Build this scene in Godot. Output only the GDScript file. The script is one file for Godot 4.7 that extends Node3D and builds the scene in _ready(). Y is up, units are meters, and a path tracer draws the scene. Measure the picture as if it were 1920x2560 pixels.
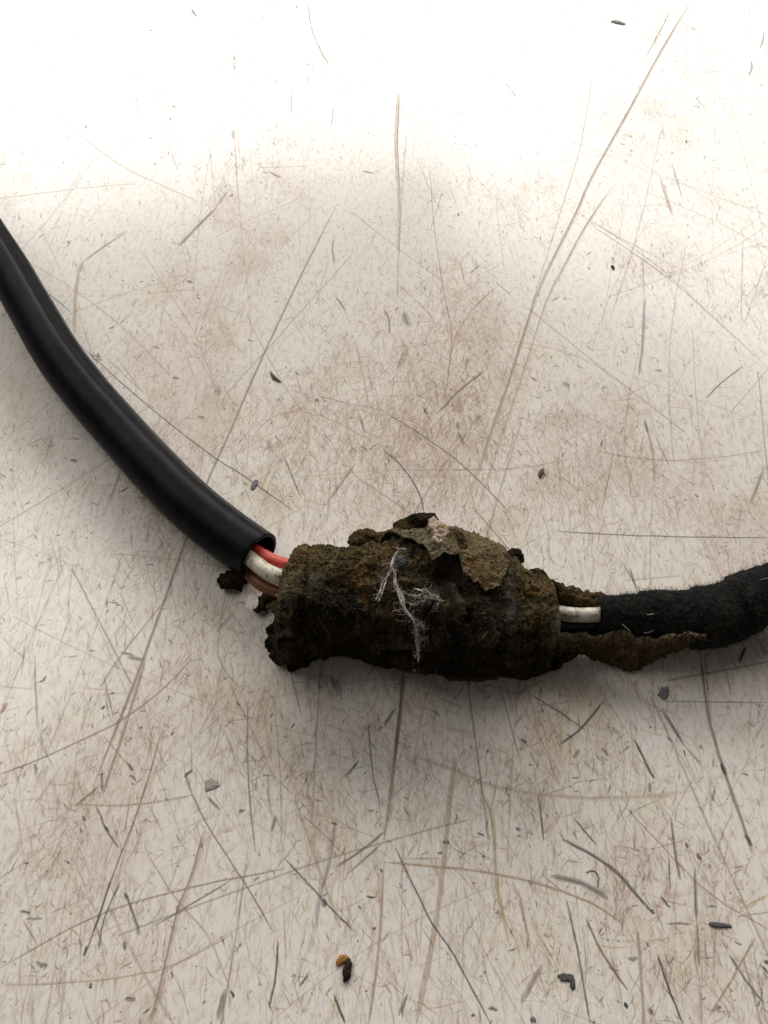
extends Node3D
# A dirty cable plug lying on a scratched white workbench. Shapes are worked out in millimetres and committed in metres.

const MM := 0.001
var rng := RandomNumberGenerator.new()
var harness: Node3D

# ------------------------------------------------------------------ helpers
func tag(o: Node3D, label: String, category: String, group := "") -> void:
	o.set_meta("label", label)
	o.set_meta("category", category)
	if group != "":
		o.set_meta("group", group)

func noise(seed_: int, period_mm: float, octaves := 3, ridged := false) -> FastNoiseLite:
	var n := FastNoiseLite.new()
	n.seed = seed_
	n.noise_type = FastNoiseLite.TYPE_SIMPLEX_SMOOTH
	n.frequency = 1.0 / period_mm
	n.fractal_type = FastNoiseLite.FRACTAL_RIDGED if ridged else FastNoiseLite.FRACTAL_FBM
	n.fractal_octaves = octaves
	return n

func cells(seed_: int, period_mm: float) -> FastNoiseLite:
	var n := FastNoiseLite.new()
	n.seed = seed_
	n.noise_type = FastNoiseLite.TYPE_CELLULAR
	n.cellular_return_type = FastNoiseLite.RETURN_DISTANCE
	n.frequency = 1.0 / period_mm
	return n

# points in mm, one colour per point; makes smooth normals and turns the faces outwards
func commit(called: String, pts: PackedVector3Array, cols: PackedColorArray, idx: PackedInt32Array, mat: Material, parent: Node3D, flat := false) -> MeshInstance3D:
	var mid := Vector3.ZERO
	for p in pts:
		mid += p
	mid /= maxf(1.0, pts.size())
	var vol := 0.0
	var nor := PackedVector3Array()
	nor.resize(pts.size())
	for t in range(0, idx.size(), 3):
		var ia := idx[t]
		var ib := idx[t + 1]
		var ic := idx[t + 2]
		var a := pts[ia]
		var n := (pts[ic] - a).cross(pts[ib] - a)
		vol += (a - mid).dot(n)
		nor[ia] += n
		nor[ib] += n
		nor[ic] += n
	if vol < 0.0:
		for t in range(0, idx.size(), 3):
			var k := idx[t + 1]
			idx[t + 1] = idx[t + 2]
			idx[t + 2] = k
	var sgn := -1.0 if vol < 0.0 else 1.0
	var out := PackedVector3Array()
	out.resize(pts.size())
	for i in pts.size():
		out[i] = pts[i] * MM
		nor[i] = (nor[i] * sgn).normalized() if nor[i].length_squared() > 1e-20 else Vector3.UP
	var arrays := []
	arrays.resize(Mesh.ARRAY_MAX)
	arrays[Mesh.ARRAY_VERTEX] = out
	arrays[Mesh.ARRAY_NORMAL] = nor
	arrays[Mesh.ARRAY_COLOR] = cols
	arrays[Mesh.ARRAY_INDEX] = idx
	var mesh := ArrayMesh.new()
	mesh.add_surface_from_arrays(Mesh.PRIMITIVE_TRIANGLES, arrays)
	mesh.surface_set_material(0, mat)
	var o := MeshInstance3D.new()
	o.name = called
	o.mesh = mesh
	parent.add_child(o, true)
	if parent != self:
		o.position = -parent.position
	return o

# index list of a grid of rows x cols points, closed round the columns
func grid_index(rows: int, cols: int, closed := true) -> PackedInt32Array:
	var idx := PackedInt32Array()
	var span := cols if closed else cols - 1
	idx.resize((rows - 1) * span * 6)
	var w := 0
	for r in rows - 1:
		for c in span:
			var a := r * cols + c
			var b := r * cols + (c + 1) % cols
			idx[w] = a
			idx[w + 1] = b
			idx[w + 2] = a + cols
			idx[w + 3] = b
			idx[w + 4] = b + cols
			idx[w + 5] = a + cols
			w += 6
	return idx

# a dense Catmull-Rom line through the given points: [points, tangents, normals, binormals, length]
func line(path: Array, n := 160) -> Array:
	var raw := PackedVector3Array()
	var m := path.size()
	for i in m - 1:
		var p0: Vector3 = path[maxi(i - 1, 0)]
		var p1: Vector3 = path[i]
		var p2: Vector3 = path[i + 1]
		var p3: Vector3 = path[mini(i + 2, m - 1)]
		for k in 24:
			raw.append(p1.cubic_interpolate(p2, p0, p3, k / 24.0))
	raw.append(path[m - 1])
	var lens := PackedFloat32Array([0.0])
	for i in raw.size() - 1:
		lens.append(lens[i] + raw[i].distance_to(raw[i + 1]))
	var total := lens[lens.size() - 1]
	var pts := PackedVector3Array()
	var at := 0
	for i in n:
		var want := total * i / (n - 1.0)
		while at < lens.size() - 2 and lens[at + 1] < want:
			at += 1
		var f := (want - lens[at]) / maxf(lens[at + 1] - lens[at], 0.0001)
		pts.append(raw[at].lerp(raw[at + 1], clampf(f, 0.0, 1.0)))
	var tan_ := PackedVector3Array()
	var nor := PackedVector3Array()
	var bin := PackedVector3Array()
	for i in n:
		var t := (pts[mini(i + 1, n - 1)] - pts[maxi(i - 1, 0)]).normalized()
		var u := Vector3.UP - t * t.dot(Vector3.UP)
		u = u.normalized() if u.length() > 0.05 else Vector3.RIGHT
		tan_.append(t)
		nor.append(u)
		bin.append(t.cross(u))
	return [pts, tan_, nor, bin, total]

func on_line(l: Array, s: float) -> Array:
	var n: int = l[0].size()
	var x := clampf(s, 0.0, 1.0) * (n - 1)
	var i := mini(int(x), n - 2)
	var f := x - i
	return [l[0][i].lerp(l[0][i + 1], f), l[1][i].lerp(l[1][i + 1], f), l[2][i].lerp(l[2][i + 1], f), l[3][i].lerp(l[3][i + 1], f)]

# rows: [s, radius, shift along the line]; shape(s, angle, point) adds to the radius, paint(s, angle, point, radius added) gives the colour
func sweep(called: String, l: Array, rows: Array, around: int, mat: Material, parent: Node3D, shape: Callable, paint: Callable, squash := 1.0) -> MeshInstance3D:
	var pts := PackedVector3Array()
	var cols := PackedColorArray()
	for row in rows:
		var f := on_line(l, row[0])
		var c: Vector3 = f[0] + f[1] * row[2]
		for k in around:
			var a := TAU * k / around
			var dir: Vector3 = f[2] * sin(a) * squash + f[3] * cos(a)
			var r: float = row[1]
			var p := c + dir * r
			var d := 0.0
			if r > 0.02:
				d = shape.call(row[0], a, p)
			p += dir.normalized() * d
			pts.append(p)
			cols.append(paint.call(row[0], a, p, d))
	return commit(called, pts, cols, grid_index(rows.size(), around), mat, parent)

# closed rows for a solid tube with rounded ends
func solid_rows(n: int, radius: Callable) -> Array:
	var rows := [[0.0, 0.0, 0.0]]
	for i in n:
		var s := i / (n - 1.0)
		var r: float = radius.call(s)
		if i == 0 or i == n - 1:
			rows.append([s, r * 0.75, 0.0])
		rows.append([s, r, 0.0])
		if i == n - 1:
			rows[rows.size() - 2] = [s, r, 0.0]
			rows[rows.size() - 1] = [s, r * 0.75, 0.02]
	rows.append([1.0, 0.0, 0.05])
	return rows

# a rough lump: a ball drawn out to three half axes and broken up with noise
func lump(called: String, at: Vector3, half: Vector3, seed_: int, rough: float, mat: Material, parent: Node3D, paint: Callable, res := 56, floor_y := -99.0) -> MeshInstance3D:
	var big := noise(seed_, 1.8 * (half.x + half.z) * 0.5, 3)
	var fine := noise(seed_ + 7, 0.55, 3)
	var crumb := cells(seed_ + 13, 0.5)
	var pts := PackedVector3Array()
	var cols := PackedColorArray()
	var rows := res / 2
	for r in rows + 1:
		var th := PI * r / rows
		for k in res:
			var ph := TAU * k / res
			var d := Vector3(sin(th) * cos(ph), cos(th), sin(th) * sin(ph))
			var p := at + d * half
			var g := big.get_noise_3dv(p) * 0.9 + fine.get_noise_3dv(p) * 0.35 - (crumb.get_noise_3dv(p) + 0.4) * 0.3
			p += d * g * rough
			if p.y < floor_y:
				p.y = floor_y + 0.02 * fine.get_noise_3dv(p)
			pts.append(p)
			cols.append(paint.call(p, g))
	return commit(called, pts, cols, grid_index(rows + 1, res), mat, parent)

# many thin hairs joined in one mesh: each is [root, direction, length, radius, curl, colour]
func hairs(called: String, list: Array, mat: Material, parent: Node3D, rings := 4) -> MeshInstance3D:
	var pts := PackedVector3Array()
	var cols := PackedColorArray()
	var idx := PackedInt32Array()
	for h in list:
		var p: Vector3 = h[0]
		var d: Vector3 = h[1].normalized()
		var step: float = h[2] / (rings - 1.0)
		var base := pts.size()
		for r in rings:
			var u := d.cross(Vector3(0.31, 0.83, 0.46)).normalized()
			var w := d.cross(u)
			var rad: float = h[3] * (1.0 - 0.75 * r / (rings - 1.0))
			for k in 3:
				var a := TAU * k / 3.0
				pts.append(p + (u * cos(a) + w * sin(a)) * rad)
				cols.append(h[5])
			d = (d + Vector3(rng.randfn(), rng.randfn(), rng.randfn()) * h[4]).normalized()
			p += d * step
			p.y = maxf(p.y, 0.04)
		for r in rings - 1:
			for k in 3:
				var a := base + r * 3 + k
				var b := base + r * 3 + (k + 1) % 3
				idx.append_array(PackedInt32Array([a, b, a + 3, b, b + 3, a + 3]))
	var o := commit(called, pts, cols, idx, mat, parent)
	o.set_meta("kind", "stuff")
	return o

# many grains joined in one mesh: [centre, size, colour]
func grains(called: String, list: Array, mat: Material, parent: Node3D) -> MeshInstance3D:
	var pts := PackedVector3Array()
	var cols := PackedColorArray()
	var idx := PackedInt32Array()
	var faces := PackedInt32Array([0, 2, 4, 2, 1, 4, 1, 3, 4, 3, 0, 4, 2, 0, 5, 1, 2, 5, 3, 1, 5, 0, 3, 5])
	for g in list:
		var base := pts.size()
		var b := Basis.from_euler(Vector3(rng.randf() * TAU, rng.randf() * TAU, rng.randf() * TAU))
		var s: float = g[1]
		for v in [Vector3.RIGHT, Vector3.LEFT, Vector3.UP, Vector3.DOWN, Vector3.BACK, Vector3.FORWARD]:
			pts.append(g[0] + b * (v * s * rng.randf_range(0.55, 1.25)))
			cols.append(g[2])
		for f in faces:
			idx.append(base + f)
	var o := commit(called, pts, cols, idx, mat, parent)
	o.set_meta("kind", "stuff")
	return o

func plain(rough: float, specular := 0.5) -> StandardMaterial3D:
	var m := StandardMaterial3D.new()
	m.vertex_color_use_as_albedo = true
	m.roughness = rough
	m.metallic_specular = specular
	return m

func gray(seed_: int, size: int, freq: float, lo: float, hi: float, type := FastNoiseLite.TYPE_SIMPLEX_SMOOTH) -> ImageTexture:
	var n := FastNoiseLite.new()
	n.seed = seed_
	n.noise_type = type
	n.frequency = freq
	n.fractal_octaves = 4
	var im := n.get_seamless_image(size, size)
	im.convert(Image.FORMAT_RGB8)
	im.adjust_bcs(1.0, 1.25, 0.0)
	var flat := Image.create(size, size, false, Image.FORMAT_RGBA8)
	flat.fill(Color(hi, hi, hi, 1.0))
	var dark := Image.create(size, size, false, Image.FORMAT_RGBA8)
	for y in size:
		for x in size:
			var v := lerpf(lo, hi, im.get_pixel(x, y).r)
			dark.set_pixel(x, y, Color(v, v, v))
	dark.convert(Image.FORMAT_RGB8)
	return ImageTexture.create_from_image(dark)

# ------------------------------------------------------------------ the worn bench top
const N := 2048
const TILE_W := 168.0
const TILE := 192.0
const TILE_X := -84.0
const TILE_Z := -131.0
var buf := PackedFloat32Array()
var dep := PackedFloat32Array()

func inks(kind: String) -> Color:
	match kind:
		"b": return Color(0.62, 0.52, 0.43)
		"k": return Color(0.42, 0.34, 0.28)
		"d": return Color(0.17, 0.165, 0.17)
		"g": return Color(0.36, 0.355, 0.36)
		"p": return Color(0.43, 0.385, 0.42)
		"o": return Color(0.36, 0.31, 0.23)
		"y": return Color(0.66, 0.57, 0.36)
		"q": return Color(0.60, 0.41, 0.35)
		"s": return Color(0.25, 0.29, 0.32)
		"r": return Color(0.5, 0.28, 0.26)
	return Color(0.5, 0.45, 0.4)

# one straight piece of a scratch, in texture pixels
func seg(a: Vector2, b: Vector2, w0: float, w1: float, c: Color, a0: float, a1: float, depth: float) -> void:
	var d := b - a
	var flip := absf(d.y) > absf(d.x)
	if flip:
		a = Vector2(a.y, a.x)
		b = Vector2(b.y, b.x)
		d = b - a
	if absf(d.x) < 0.05:
		return
	if d.x < 0.0:
		var k := a
		a = b
		b = k
		d = -d
		var h := w0
		w0 = w1
		w1 = h
		h = a0
		a0 = a1
		a1 = h
	var slope := d.y / d.x
	var stretch := sqrt(1.0 + slope * slope)
	var from := int(round(a.x))
	var to := maxi(int(round(b.x)), from + 1)
	var jw := 1.0
	var ja := rng.randf_range(0.8, 1.1)
	for x in range(from, to):
		jw += (rng.randf_range(0.7, 1.3) - jw) * 0.16
		ja += (rng.randf_range(0.45, 1.3) - ja) * 0.13
		var t := clampf((x - a.x) / d.x, 0.0, 1.0)
		var yc := a.y + slope * (x - a.x)
		var hw := lerpf(w0, w1, t) * 0.5 * stretch * jw
		var al := lerpf(a0, a1, t) * ja
		var full := minf(1.0, 2.0 * hw)
		for y in range(int(floor(yc - hw)), int(ceil(yc + hw)) + 1):
			var cov := minf(hw + 0.5 - absf(y - yc), full)
			if cov <= 0.0:
				continue
			var m := minf(cov * al, 0.97)
			var i := ((x & 2047) * 2048 + (y & 2047)) if flip else ((y & 2047) * 2048 + (x & 2047))
			dep[i] -= cov * depth
			i *= 3
			buf[i] += (c.r - buf[i]) * m
			buf[i + 1] += (c.g - buf[i + 1]) * m
			buf[i + 2] += (c.b - buf[i + 2]) * m

func to_tex(x_mm: float, z_mm: float) -> Vector2:
	return Vector2((x_mm - TILE_X) / TILE_W * N, (z_mm - TILE_Z) / TILE * N)

# a scratch through several points, given in mm on the bench; tapered at both ends
func scratch(pts: PackedVector2Array, w: float, c: Color, alpha: float, depth: float) -> void:
	var n := pts.size()
	var s := N / TILE
	var old := to_tex(pts[0].x, pts[0].y)
	for i in range(1, n):
		var steps := 4 if n < 6 else 3
		for k in steps:
			var f := (k + 1.0) / steps
			var p: Vector2 = pts[i - 1].cubic_interpolate(pts[i], pts[maxi(i - 2, 0)], pts[mini(i + 1, n - 1)], f)
			var q := to_tex(p.x, p.y) + Vector2(rng.randfn(), rng.randfn()) * 0.35
			var t0 := (i - 1 + k / float(steps)) / (n - 1.0)
			var t1 := (i - 1 + f) / (n - 1.0)
			var e0 := clampf(minf(t0, 1.0 - t0) * 7.0 + 0.35, 0.0, 1.0)
			var e1 := clampf(minf(t1, 1.0 - t1) * 7.0 + 0.35, 0.0, 1.0)
			seg(old, q, w * s * e0, w * s * e1, c, alpha * lerpf(0.8, 1.0, e0), alpha * lerpf(0.8, 1.0, e1), depth)
			old = q

func bench_textures() -> Array:
	rng.seed = 77
	buf.resize(N * N * 3)
	dep.resize(N * N)
	var low := 512
	var n1 := noise(5, 90.0, 4).get_seamless_image(low, low)
	var n2 := noise(9, 40.0, 4).get_seamless_image(low, low)
	var n3 := noise(15, 22.0, 4).get_seamless_image(low, low)
	var base := Image.create(low, low, false, Image.FORMAT_RGBF)
	var wear := PackedFloat32Array()
	wear.resize(low * low)
	var white := Color(0.945, 0.925, 0.905)
	for y in low:
		for x in low:
			var a := n1.get_pixel(x, y).r
			var b := n2.get_pixel(x, y).r
			var e := n3.get_pixel(x, y).r
			var p := Vector2(TILE_X + x * TILE_W / low, TILE_Z + y * TILE / low)
			var spot := 0.9 * exp(-pow(p.distance_to(Vector2(2.0, -14.0)) / 15.0, 2.0)) + 0.7 * exp(-pow(p.distance_to(Vector2(9.0, -25.0)) / 12.0, 2.0)) + 0.35 * exp(-pow(p.distance_to(Vector2(-22.0, -2.0)) / 22.0, 2.0)) + 0.12 * smoothstep(-5.0, 40.0, p.y) - 0.3 * smoothstep(-45.0, -90.0, p.y)
			var dirt := clampf((a - 0.42) * 1.6 + (b - 0.5) * 1.1 + spot, 0.0, 1.0)
			wear[y * low + x] = clampf(dirt * (0.12 + 1.5 * smoothstep(0.36, 0.66, e)), 0.0, 1.0)
			var c := white.lerp(Color(0.80, 0.73, 0.64), dirt * clampf(0.16 + (e - 0.5) * 0.35, 0.0, 0.3))
			c = c.lerp(Color(0.84, 0.81, 0.62), clampf((b - 0.6) * 1.2, 0.0, 0.22) * dirt)
			c = c.lerp(Color(0.80, 0.71, 0.70), clampf((a - 0.5) * 1.0 + (e - 0.5) * 0.3, 0.0, 0.2) * (0.3 + 0.7 * dirt))
			base.set_pixel(x, y, c)
	base.resize(N, N, Image.INTERPOLATE_CUBIC)
	buf = base.get_data().to_float32_array()
	# faint broad rubs in many directions
	for i in 5200:
		var x := rng.randf() * low
		var y := rng.randf() * low
		if rng.randf() > 0.2 + 0.8 * wear[int(y) * low + int(x)]:
			continue
		var an := rng.randfn() * 0.35 + PI * 0.5 if rng.randf() < 0.7 else rng.randf() * TAU
		var ln := rng.randf_range(14.0, 110.0)
		var a := Vector2(x, y) * 4.0
		var b := a + Vector2(cos(an), sin(an)) * ln
		var c := b + Vector2(cos(an + rng.randfn() * 0.2), sin(an + rng.randfn() * 0.2)) * ln * 0.6
		var w := rng.randf_range(3.0, 13.0)
		var al := rng.randf_range(0.03, 0.13)
		var tint: Color = [Color(0.70, 0.60, 0.50), Color(0.72, 0.60, 0.58), Color(0.72, 0.67, 0.48), Color(0.66, 0.60, 0.54), Color(0.93, 0.92, 0.90), Color(0.68, 0.64, 0.66)][rng.randi() % 6]
		seg(a, b, w * 0.3, w, tint, al * 0.4, al, 0.0)
		seg(b, c, w, w * 0.2, tint, al, al * 0.3, 0.0)
	# tiny hairline marks and specks, thick where the bench is worn
	var tones := ["b", "q", "k", "k", "o", "g", "d", "p", "y", "k"]
	for i in 125000:
		var x := rng.randf() * low
		var y := rng.randf() * low
		var wv := wear[int(y) * low + int(x)]
		if rng.randf() > 0.12 + 0.95 * wv:
			continue
		var an := rng.randfn() * 0.5 + PI * 0.5 if rng.randf() < 0.5 else rng.randf() * TAU
		var ln := pow(rng.randf(), 2.2) * 20.0 + 2.5
		var a := Vector2(x, y) * 4.0
		var kind: String = tones[rng.randi() % tones.size()]
		var dark := kind == "d" or kind == "g"
		var w := rng.randf_range(0.6, 1.9)
		var al := rng.randf_range(0.1, 0.6) * (0.75 if dark else 1.0)
		var m := a + Vector2(cos(an), sin(an)) * ln * 0.55
		an += rng.randfn() * 0.45
		seg(a, m, w * 0.5, w, inks(kind), al * 0.6, al, 0.25)
		if ln > 6.0:
			seg(m, m + Vector2(cos(an), sin(an)) * ln * 0.45, w, w * 0.4, inks(kind), al, al * 0.4, 0.25)
	# scratches of middle length, many of them bent
	for i in 52000:
		var x := rng.randf() * low
		var y := rng.randf() * low
		var wv := wear[int(y) * low + int(x)]
		if rng.randf() > 0.12 + 0.88 * wv + 0.22 * smoothstep(250.0, 400.0, y):
			continue
		var an := rng.randfn() * 0.36 + PI * 0.5 if rng.randf() < 0.72 else rng.randf() * TAU
		var ln := pow(rng.randf(), 2.4) * 95.0 + 12.0
		var a := Vector2(x, y) * 4.0
		var bend := rng.randfn() * 0.16
		var m := a + Vector2(cos(an), sin(an)) * ln * 0.5
		var b := m + Vector2(cos(an + bend), sin(an + bend)) * ln * 0.5
		var kind: String = ["b", "b", "b", "q", "k", "k", "o", "q", "y", "b", "y", "p"][rng.randi() % 12]
		var w := rng.randf_range(0.45, 1.3) if rng.randf() < 0.86 else rng.randf_range(1.3, 3.2)
		var al := (rng.randf_range(0.12, 0.45) if rng.randf() < 0.72 else rng.randf_range(0.4, 0.8)) / (1.0 if w < 1.5 else 1.8)
		seg(a, m, w * 0.4, w, inks(kind), al * 0.5, al, 0.3)
		seg(m, b, w, w * 0.3, inks(kind), al, al * 0.4, 0.3)
	# long ones
	for i in 380:
		var a := Vector2(rng.randf(), rng.randf()) * N
		var an := rng.randfn() * 0.4 + PI * 0.5 if rng.randf() < 0.6 else rng.randf() * TAU
		var bend := rng.randfn() * 0.012
		var w := rng.randf_range(0.6, 1.6) if rng.randf() < 0.75 else rng.randf_range(1.6, 4.0)
		var al := rng.randf_range(0.15, 0.45)
		var kind: String = ["b", "b", "k", "k", "o", "g"][rng.randi() % 6]
		for k in int(rng.randf_range(4, 22)):
			var b := a + Vector2(cos(an), sin(an)) * 26.0
			seg(a, b, w, w, inks(kind), al, al, 0.35)
			a = b
			an += bend + rng.randfn() * 0.012
	# chipped spots where the dark core shows: short, fat, tapered
	for i in 21000:
		var x := rng.randf() * low
		var y := rng.randf() * low
		if rng.randf() > 0.3 + 0.8 * wear[int(y) * low + int(x)]:
			continue
		var a := Vector2(x, y) * 4.0
		var an := rng.randfn() * 0.7 + PI * 0.5 if rng.randf() < 0.5 else rng.randf() * TAU
		var ln := pow(rng.randf(), 3.6) * 15.0 + 1.3
		var w := rng.randf_range(0.7, 2.2) + (rng.randf_range(0.5, 3.6) if rng.randf() < 0.07 else 0.0)
		var kind: String = ["d", "d", "d", "g", "o", "p", "s", "k"][rng.randi() % 8]
		var al := rng.randf_range(0.4, 0.9)
		var m := a + Vector2(cos(an), sin(an)) * ln * 0.5
		an += rng.randfn() * 0.35
		var b := m + Vector2(cos(an), sin(an)) * ln * 0.5
		seg(a, m, w * 0.5, w, inks(kind), al, al, 0.8)
		seg(m, b, w, w * 0.35, inks(kind), al, al * 0.8, 0.8)
	# places that were worked hard: rusty-brown criss-cross marks close together
	for pch in [[10.78, -39.31, 6.5, 1.0], [5.95, -22.7, 7.5, 1.2], [12.12, -15.14, 6.0, 1.0], [2.87, -13.68, 5.5, 0.8], [-11.44, -12.96, 6.0, 0.9], [30.34, -8.71, 7.0, 0.6], [-29.15, 0.64, 6, 0.5], [16.81, -25.06, 6, 0.6], [-19.41, 23.73, 9, 0.5], [13.05, 38.65, 10, 0.6], [-35.23, 45.12, 9, 0.5], [31.82, 47.18, 9, 0.5], [-2.55, 49.19, 10, 0.5]]:
		for i in int(760 * pch[3]):
			var a := to_tex(pch[0] + rng.randfn() * pch[2] * 0.62, pch[1] + rng.randfn() * pch[2])
			var an := rng.randfn() * 0.5 + PI * 0.5 if rng.randf() < 0.65 else rng.randf() * TAU
			var ln := pow(rng.randf(), 1.8) * 60.0 + 6.0
			var w := rng.randf_range(0.5, 1.8) if rng.randf() < 0.75 else rng.randf_range(2.0, 9.0)
			var al := rng.randf_range(0.15, 0.62) / (1.0 if w < 1.9 else 3.2)
			var kind: String = ["q", "q", "k", "o", "b", "y"][rng.randi() % 6]
			var m := a + Vector2(cos(an), sin(an)) * ln * 0.5
			an += rng.randfn() * 0.2
			seg(a, m, w * 0.4, w, inks(kind), al * 0.5, al, 0.2)
			seg(m, m + Vector2(cos(an), sin(an)) * ln * 0.5, w, w * 0.3, inks(kind), al, al * 0.4, 0.2)
	# the scratches and gouges that stand out one by one: [width, kind, strength, points in mm]
	for t in traced():
		var pts := PackedVector2Array()
		var flat: Array = t[3]
		for k in range(0, flat.size(), 2):
			pts.append(Vector2(flat[k], flat[k + 1]))
		var ink := inks(t[1])
		if t[0] < 0.28:
			scratch(pts, t[0], ink, t[2], 0.7)
			continue
		# a wide one is a bundle of fine grooves
		scratch(pts, t[0], ink, t[2] * 0.62, 0.35)
		for k in 4:
			var side := PackedVector2Array()
			var sh: Vector2 = Vector2(rng.randf_range(-0.42, 0.42), rng.randf_range(-0.25, 0.25)) * t[0]
			var j0 := rng.randf_range(0.0, 0.25)
			for p in pts:
				side.append(p + sh + Vector2(rng.randfn(), rng.randfn()) * 0.04 * t[0])
			side[0] = side[0].lerp(side[1], j0)
			side[side.size() - 1] = side[side.size() - 1].lerp(side[side.size() - 2], rng.randf_range(0.0, 0.3))
			scratch(side, t[0] * rng.randf_range(0.10, 0.35), ink.lerp(inks("d"), rng.randf_range(0.0, 0.45)) if k < 3 else ink.lerp(Color(0.85, 0.8, 0.74), 0.6), t[2] * rng.randf_range(0.35, 0.8), 0.6)
	var color := Image.create_from_data(N, N, false, Image.FORMAT_RGBF, buf.to_byte_array())
	color.convert(Image.FORMAT_RGB8)
	var dull := PackedByteArray()
	dull.resize(N * N)
	for i in dep.size():
		var e: float = dep[i]
		dull[i] = int(255.0 * (0.18 + 0.5 * clampf((-e - 0.2) * 1.1, 0.0, 1.0)))
		dep[i] = 0.8 + 0.2 * maxf(e, -3.0)
	var gloss := Image.create_from_data(N, N, false, Image.FORMAT_L8, dull)
	gloss.convert(Image.FORMAT_RGB8)
	var relief := Image.create_from_data(N, N, false, Image.FORMAT_RF, dep.to_byte_array())
	relief.convert(Image.FORMAT_L8)
	relief.convert(Image.FORMAT_RGB8)
	relief.bump_map_to_normal_map(2.0)
	buf.clear()
	dep.clear()
	return [ImageTexture.create_from_image(color), ImageTexture.create_from_image(relief), ImageTexture.create_from_image(gloss)]

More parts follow.
